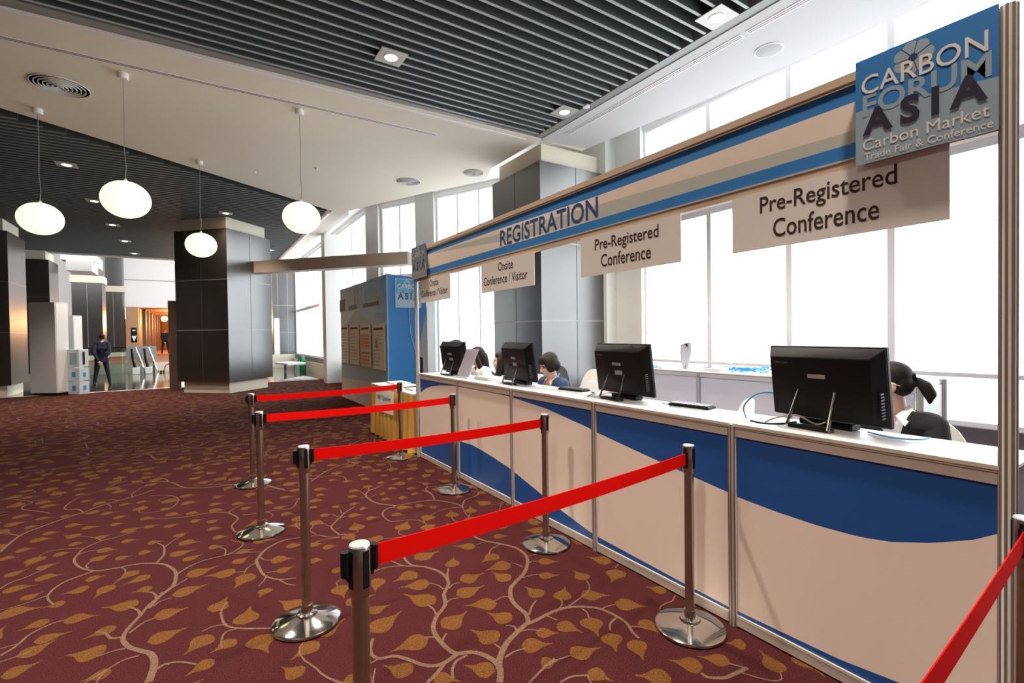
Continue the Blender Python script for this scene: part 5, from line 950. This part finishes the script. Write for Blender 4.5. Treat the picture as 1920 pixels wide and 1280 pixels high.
person('person behind the farthest computer, only dark hair showing', (3.12, 6.10, 0), (-1, .0), (2.95, 6.02, 1.262), lookz=-.1, hair='short', top=M_NAVYD, shirt=M_WCLOTH)
chair(3.72, 6.18, FX, 'white rounded chair under the person with raised hand')
chair(3.22, 6.10, FX, 'white rounded chair under the person behind the farthest computer')
person('man in dark uniform standing with hands clasped behind his back on the tiles', (-2.63, 20.05, -.004), (-.45, .9), (-2.62, 20.08, 1.515), seated=False, hair='short', top=M_NAVYD, shirt=M_WCLOTH, legs=M_NAVYD, arms='back', scale=.95, vox=.01)
for i, (x, y, l) in enumerate(((-1.95, 40.2, 'dark silhouetted person standing in the corridor, left of two'), (-1.25, 41.0, 'dark silhouetted person in the corridor, right of two beside the partition post'))):
    person(l, (x, y, .425), (.5, -.8), (x, y+.03, 1.98), seated=False, hair='short', top=M_BLACKC, legs=M_BLACKC, arms='back', vox=.02)

# ================================================================ DISPLAY BOOTH
o = thing('poster_booth', 'blue display booth with posters beside the window wall', 'display booth', (0, 0, 0))
XP = 2.86
m = MB(); m.box((XP+.01, 8.56, 0), (3.60, 12.0, 2.54)); m.build('booth_body', M_WHITE, parent=o)
PT = mat('print_photo', (.03, .09, .30), .5, nscale=3, noise=.8, col2=(.16, .46, .72)); PT2 = mat('print_photo_tower', (.20, .32, .34), .5, nscale=9, col2=(.08, .20, .14)); PG = mat('print_green', (.02, .07, .03), .6, nscale=12, noise=.6); PB2 = mat('print_mid_blue', (.08, .33, .60), .5)
PGB = mat('print_grey_blue', (.45, .58, .66), .6)
def strip(m, lo, hi, mi, x=XP, ya=8.56, yb=12.0, n=40, k=0):
    for i in range(n):
        a = ya+(yb-ya)*i/n; b = ya+(yb-ya)*(i+1)/n
        if hi(a)-lo(a) < 1e-3 and hi(b)-lo(b) < 1e-3: continue
        m.slab([(x-k, a, lo(a)), (x-k, a, hi(a)), (x-k, b, hi(b)), (x-k, b, lo(b))], (.01, 0, 0), mi)
w1 = lambda y: 2.02-.02*math.sin((y-8.5)*2); w2 = lambda y: 1.70+.30*math.exp(-((y-10.6)/.70)**2); lowz = lambda y: .46+.03*(12-y)
m = MB(); strip(m, lambda y: 0, lowz, 3); strip(m, lowz, lambda y: min(w2(y), w1(y)), 2); strip(m, lambda y: min(w2(y), w1(y)), w1, 1); strip(m, w1, lambda y: 2.56, 0)
m.build('printed_panel', [PT, PB2, PGB, M_PEACH], parent=o)
m = MB()
for (y, z0, z1, w, mi) in ((11.45, 2.04, 2.42, .30, 0), (10.80, 2.04, 2.50, .09, 0), (10.55, 2.04, 2.42, .07, 0), (10.28, 2.04, 2.52, .09, 0), (10.0, 2.04, 2.38, .08, 0), (9.35, 2.06, 2.32, .22, 0)):
    m.box((XP-.002, y-w, z0), (XP, y+w, z1), mi)
for (y, w, h) in ((11.8, .25, .28), (10.9, .35, .10), (9.6, .5, .08)): m.box((XP-.003, y-w, 2.03), (XP, y+w, 2.03+h), 1)
m.build('printed_towers', [PT2, PG], parent=o)
for z, y in ((1.86, 9.05), (1.78, 9.05), (1.70, 9.0), (1.62, 9.0)):
    text_fit('lettering', ('24 - 27 November', 'Conference', 'Conference Centre', 'registration')[[1.86, 1.78, 1.70, 1.62].index(z)], (XP-.002, y+.2, z), NY, UZ, .55, .05, M_CARD, o)
PP = mat('poster_paper', (.92, .80, .70), .7)
for i, (ya, yb, zt, zb) in enumerate(((11.86, 11.20, 1.71, .83), (11.09, 10.34, 1.70, .83), (10.24, 9.54, 1.68, .82), (9.36, 8.66, 1.66, .81))):
    q = thing('poster', ('poster with pale rows, leftmost of four on the booth', 'poster with pink and green rows, second from left on the booth', 'poster with orange blocks, third from left on the booth', 'poster with a map plan, rightmost on the booth')[i], 'poster', (0, 0, 0), group='white posters on the booth')
    m = MB(); m.box((XP-.035, yb, zb), (XP-.015, ya, zt)); m.build('poster_board', PP, parent=q, bevel=.003)
    m = MB(); m.box((XP-.0365, yb+.08, zt-.10), (XP-.035, ya-.08, zt-.06)); m.build('heading', M_INK, parent=q)
    rr = random.Random(20+i); cols = [mat('print_pink', (.60, .20, .16), .7), mat('print_orange', (.75, .30, .05), .7), mat('print_sage', (.35, .40, .22), .7), M_GREY]
    for k in range(9):
        z = zt-.20-k*.07
        mi = {0: (3, 3, 0, 0, 3, 2, 3, 3, 3), 1: (0, 0, 2, 2, 3, 2, 0, 3, 3), 2: (1, 1, 1, 1, 3, 1, 1, 1, 1), 3: (3, 3, 1, 3, 3, 0, 3, 3, 0)}[i][k]
        m = MB(); hh = .05 if i == 2 and mi == 1 else .012; ww = (ya-yb-.16)*rr.uniform(.5, 1) if i != 2 else ya-yb-.14
        m.box((XP-.0362, ya-.08-ww, z-hh), (XP-.035, ya-.08, z)); m.build('printed_row', cols[mi], parent=q)
    if i == 3: m = MB(); m.box((XP-.0368, 9.05, 1.22), (XP-.035, 9.2, 1.42)); m.build('plan_block', M_BLACK, parent=q)
m = MB(); m.slab([(XP-.005, 8.55, 0), (3.60, 8.55, 0), (3.60, 8.55, 2.50), (XP-.005, 8.55, 2.57)], (0, .01, 0), 0)
m.slab([(3.42, 8.548, 1.1), (3.62, 8.548, 2.0), (3.62, 8.548, 0), (3.45, 8.548, 0)], (0, .01, 0), 1)
m.build('side_panel', [M_BOOTHB, mat('booth_grey', (.30, .31, .33), .6)], parent=o)
m = MB(); pts = [(3.26, 1.97), (3.28, 1.5), (3.38, 1.1), (3.43, .7), (3.38, 0)]; m.tube(catmull([(x, 8.546, z) for x, z in pts], 6), [.012]*25, 6); m.build('pale_swoosh', M_BOOTHL, parent=o)
m = MB(); m.box((XP-.02, 8.535, 0), (XP+.005, 8.56, 2.57)); m.build('corner_profile', M_BOOTHL, parent=o)
q = thing('logo_sign', 'square CARBON FORUM ASIA logo board on the blue booth side', 'sign', (0, 0, 0))
m = MB(); m.box((3.00, 8.530, 1.96), (3.50, 8.548, 2.49)); m.build('white_border', mat('pale_blue_border', (.52, .72, .84), .6), parent=q)
logo(q, (3.015, 8.525, 1.975), (1, 0, 0), UZ, .47, .50, mat('logo_mid_blue', (.05, .36, .68), .5), mat('logo_pale_blue', (.36, .60, .74), .6), M_WHITE, mat('ink_teal', (.01, .06, .14), .5), mat('logo_soft', (.30, .58, .78), .5))

# ================================================================ GOLD SKIRTED TABLE
o = thing('skirted_table', 'white topped table with pleated gold skirt beside the counter end', 'table', (0, 0, 0))
m = MB(); m.box((2.16, 5.62, .715), (2.62, 7.28, .74)); m.build('tabletop', M_WCLOTH, parent=o, bevel=.006)
ring = []; cx = [(2.15, 5.60), (2.15, 7.30), (2.63, 7.30), (2.63, 5.60)]
per = []
for a, b in zip(cx, cx[1:]+cx[:1]):
    A_, B_ = Vector(a), Vector(b); n = int((B_-A_).length/.018)
    for i in range(n): per.append((A_+(B_-A_)*i/n, (B_-A_).normalized()))
m = MB(); K = len(per); s = 0; vs = []
for j in range(7):
    v = j/6
    for i, (p, d) in enumerate(per):
        nn = Vector((-d.y, d.x)); ph = i*2*PI/10.3+.8*math.sin(i*.11)
        q = p+nn*(.004+(.012+.024*v)*math.sin(ph)+.01*v)
        vs.append((q.x, q.y, .722-.702*v))
m.add(vs, [(j*K+i, j*K+(i+1) % K, (j+1)*K+(i+1) % K, (j+1)*K+i) for j in range(6) for i in range(K)]); m.build('pleated_skirt', M_GOLD, parent=o, smooth=True)
for x, y in ((2.25, 5.75), (2.25, 7.15), (2.5, 5.75), (2.5, 7.15)):
    m = MB(); m.tube([(x, y, .72), (x, y, 0)], .016, 8); m.build('leg', M_GREY, parent=o)
o = thing('table_sign', 'white card reading VIP / Speaker hung on the gold skirt', 'sign', (0, 0, 0))
m = MB(); m.slab([(2.095, 6.84, .69), (2.085, 6.07, .72), (2.075, 6.07, .42), (2.085, 6.84, .40)], (.004, 0, 0)); m.build('card', M_CARD, parent=o)
text_fit('lettering', 'VIP / Speaker', (2.0815, 6.74, .545), (-.005, -1, .03), (.03, 0, 1), .58, .085, M_INK, o)
for (x, y, w, d, l) in ((2.45, 6.9, .12, .2, 'white sheet on the gold skirted table'), (2.35, 5.95, .10, .16, 'stack of papers at the near end of the gold skirted table')):
    m = MB(); m.box((x-w, y-d, .741), (x+w, y+d, .765)); tag(m.build('paper_pile', mat('paper_pale', (.7, .68, .72))), l, 'paper')
cable([(2.2, 6.0, .78), (2.3, 5.8, .80), (2.5, 5.7, .79), (2.6, 5.65, .76)], .006, M_BLACK, 'black cable on the gold skirted table')
o = thing('desktop_monitor', 'dark monitor with beige side on the gold table behind the banner post', 'computer', (2.50, 6.12, .741), -.3)
m = MB(); m.box((-.10, -.12, 0), (.10, .12, .02)); m.build('base', M_BLACK, parent=o, bevel=.005)
m = MB(); m.box((-.02, -.03, .02), (.02, .03, .16)); m.build('neck', M_BLACK, parent=o)
m = MB(); m.box((-.03, -.24, .10), (.0, .24, .42)); m.build('screen_shell', M_BLACK, parent=o, bevel=.006)
m = MB(); m.box((-.06, -.10, .16), (-.03, .20, .36)); m.build('back_box', mat('beige_plastic', (.42, .38, .30), .5), parent=o, bevel=.01)

# ================================================================ FAR LOBBY THINGS
a = math.atan2(.5, -.6)
def boxr(name, label, cat, x, y, a, w, d, h, m_, extra=None):
    o = thing(name, label, cat, (x, y, 0), a); return o
o = thing('tall_cabinet', 'tall white cabinet standing beside the far left column', 'cabinet', (-3.15, 17.02, 0), a-PI)     # local -x runs along its shaded left face
m = MB(); m.box((-.78, .0, .07), (0, .34, 2.44)); m.build('cabinet_body', mat('cabinet_white', (.66, .66, .68), .5), parent=o, bevel=.006)
m = MB(); m.box((.001, .03, .10), (.006, .31, 2.40)); m.build('door', M_WHITE, parent=o)  # brighter panel paints the daylight on this face
m = MB(); m.box((-.74, .04, 0), (-.02, .30, .07)); m.build('plinth', M_BLACK, parent=o)
o = thing('tall_cabinet', 'narrower bright white cabinet partly hidden behind the first one', 'cabinet', (-2.92, 17.55, 0), a-PI)
m = MB(); m.box((-.5, .05, 0), (.0, .30, 2.12)); m.build('cabinet_body', mat('cabinet_white', (.66, .66, .68)), parent=o, bevel=.006)
m = MB(); m.box((.001, .07, .1), (.006, .28, 2.08)); m.build('door', M_WHITE, parent=o)  # same brightened panel for the daylit side
o = thing('leaflet_stand', 'low two-tier display stand with blue emblems beside the white cabinets', 'display stand', (-2.70, 17.02, 0), a-PI)
for k, (z0, z1) in enumerate(((.0, .33), (.36, .70), (.73, 1.20))):
    m = MB(); m.box((-.34, .0, z0), (0, .26, z1)); b_ = m.build('tier_box', mat('stand_white', (.62, .68, .74), .5), parent=o, bevel=.006)
    m = MB()
    m2 = MB()
    if k < 2: m.box((-.22, -.004, z0+.1), (-.11, -.001, z0+.24)); m2.box((.001, .10, z0+.1), (.004, .18, z0+.22))
    else: m.box((-.28, -.004, z0+.06), (-.06, -.001, z0+.38), 1); m2.box((.001, .10, z0+.06), (.004, .16, z0+.40), 2)
    for q_ in (m, m2): q_.build('emblem', [M_LBLUE, mat('poster_teal', (.30, .45, .46), .5), M_BLACK], parent=b_)
o = thing('glass_balustrade', 'glass balustrade in front of the raised far level', 'balustrade', (0, 0, 0))
for i in range(3):
    x0 = -4.9+i*1.08; m = MB(); m.box((x0, 26.2, .0), (x0+1.05, 26.215, 1.08)); m.build('glass_panel', M_GLASSD, parent=o)
m = MB(); m.box((-4.9, 26.19, 1.08), (-1.66, 26.225, 1.12)); m.build('handrail', M_BLACK, parent=o)
for i, x in enumerate((-2.22, -1.80)):
    o = thing('sign_easel', 'slanted steel leg with white foot box on the tiles, %s of two' % ('left', 'right')[i], 'stand', (x, 25.2, 0), 0, 'pair of slanted stands on the tiles')
    m = MB(); m.box((-.11, -.12, 0), (.11, .12, .28)); m.build('foot_box', M_WHITE, parent=o, bevel=.01)
    m = MB(); m.tube([(-.03, 0, .28), (-.10, .02, .6), (-.14, .05, 1.05)], [.055, .045, .04], 10); m.build('front_leg', M_BLACK, parent=o, smooth=True)
    m = MB(); m.tube([(.30, .1, .0), (.12, .06, .7), (0, .05, 1.10)], .03, 8); m.build('rear_leg', M_CHROME, parent=o, smooth=True)
    m = MB(); m.box((.14, -.02, 0), (.20, .02, .5)); m.build('steel_upright', M_CHROME, parent=o)
m = MB(); m.box((-2.55, 25.45, .62), (-1.55, 25.49, 1.16)); m.box((-2.5, 25.46, 0), (-2.47, 25.48, .62)); m.box((-1.63, 25.46, 0), (-1.60, 25.48, .62)); tag(m.build('low_sign_board', M_GREY), 'grey low board standing behind the two slanted stands', 'board')
m = MB(); m.tube(catmull([(-1.3, 25.6, .03), (-1.25, 25.6, .28), (-1.0, 25.6, .40), (-.75, 25.6, .28), (-.65, 25.6, .03)], 6), .02, 8); tag(m.build('cable_hose', mat('red_hose', (.45, .06, .04), .5), smooth=True), 'red hose arching over the tiles near the partition post', 'hose')
for i, x in enumerate((-1.52, -1.42, -1.32)):
    m = MB(); m.lathe([(.03, .0), (.045, .02), (.03, .08), (.001, .09)], (x-.0, 25.8, 0), 12); tag(m.build('rubber_stopper', M_BLACK, smooth=True), 'small black knob on the tiles, %s of three in a row' % ('left', 'middle', 'right')[i], 'knob', 'black knobs on the tiles')
o = thing('fire_extinguisher', 'green canister standing on the floor by the far windows', 'canister', (3.60, 21.7, 0))
m = MB(); m.lathe([(.12, 0), (.13, .03), (.13, .48), (.09, .56), (.03, .58)], seg=20); m.build('canister_body', M_GREEN, parent=o, smooth=True)
m = MB(); m.box((-.05, -.02, .58), (.08, .02, .64)); m.build('valve', M_GREY, parent=o)
m = MB(); m.tube(catmull([(-.04, 0, .6), (-.17, -.03, .5), (-.17, -.03, .3)], 4), .02, 8); m.build('hose', M_BLACK, parent=o, smooth=True)
o = thing('low_bench', 'small white bench behind the diagonal dark column', 'bench', (3.02, 21.0, 0), .2)
m = MB(); m.box((-.35, -.7, .36), (.35, .7, .44)); m.build('bench_top', M_WHITE, parent=o, bevel=.01)
for y in (-.55, .55):
    m = MB(); m.box((-.04, y-.03, 0), (.04, y+.03, .36)); m.build('leg', M_GREY, parent=o)
m = MB(); m.box((2.98, 25.41, .62), (3.22, 25.46, 2.35)); tag(m.build('upright_panel', M_WHITE), 'narrow upright white panel on the ledge of the far window column', 'panel')
m = MB(); m.prism([(2.2, 17.7), (3.4, 17.6), (3.2, 19.2)], -.003, .012); tag(m.build('floor_mat', M_GREY), 'grey floor mat on the tiles behind the diagonal dark column', 'mat')
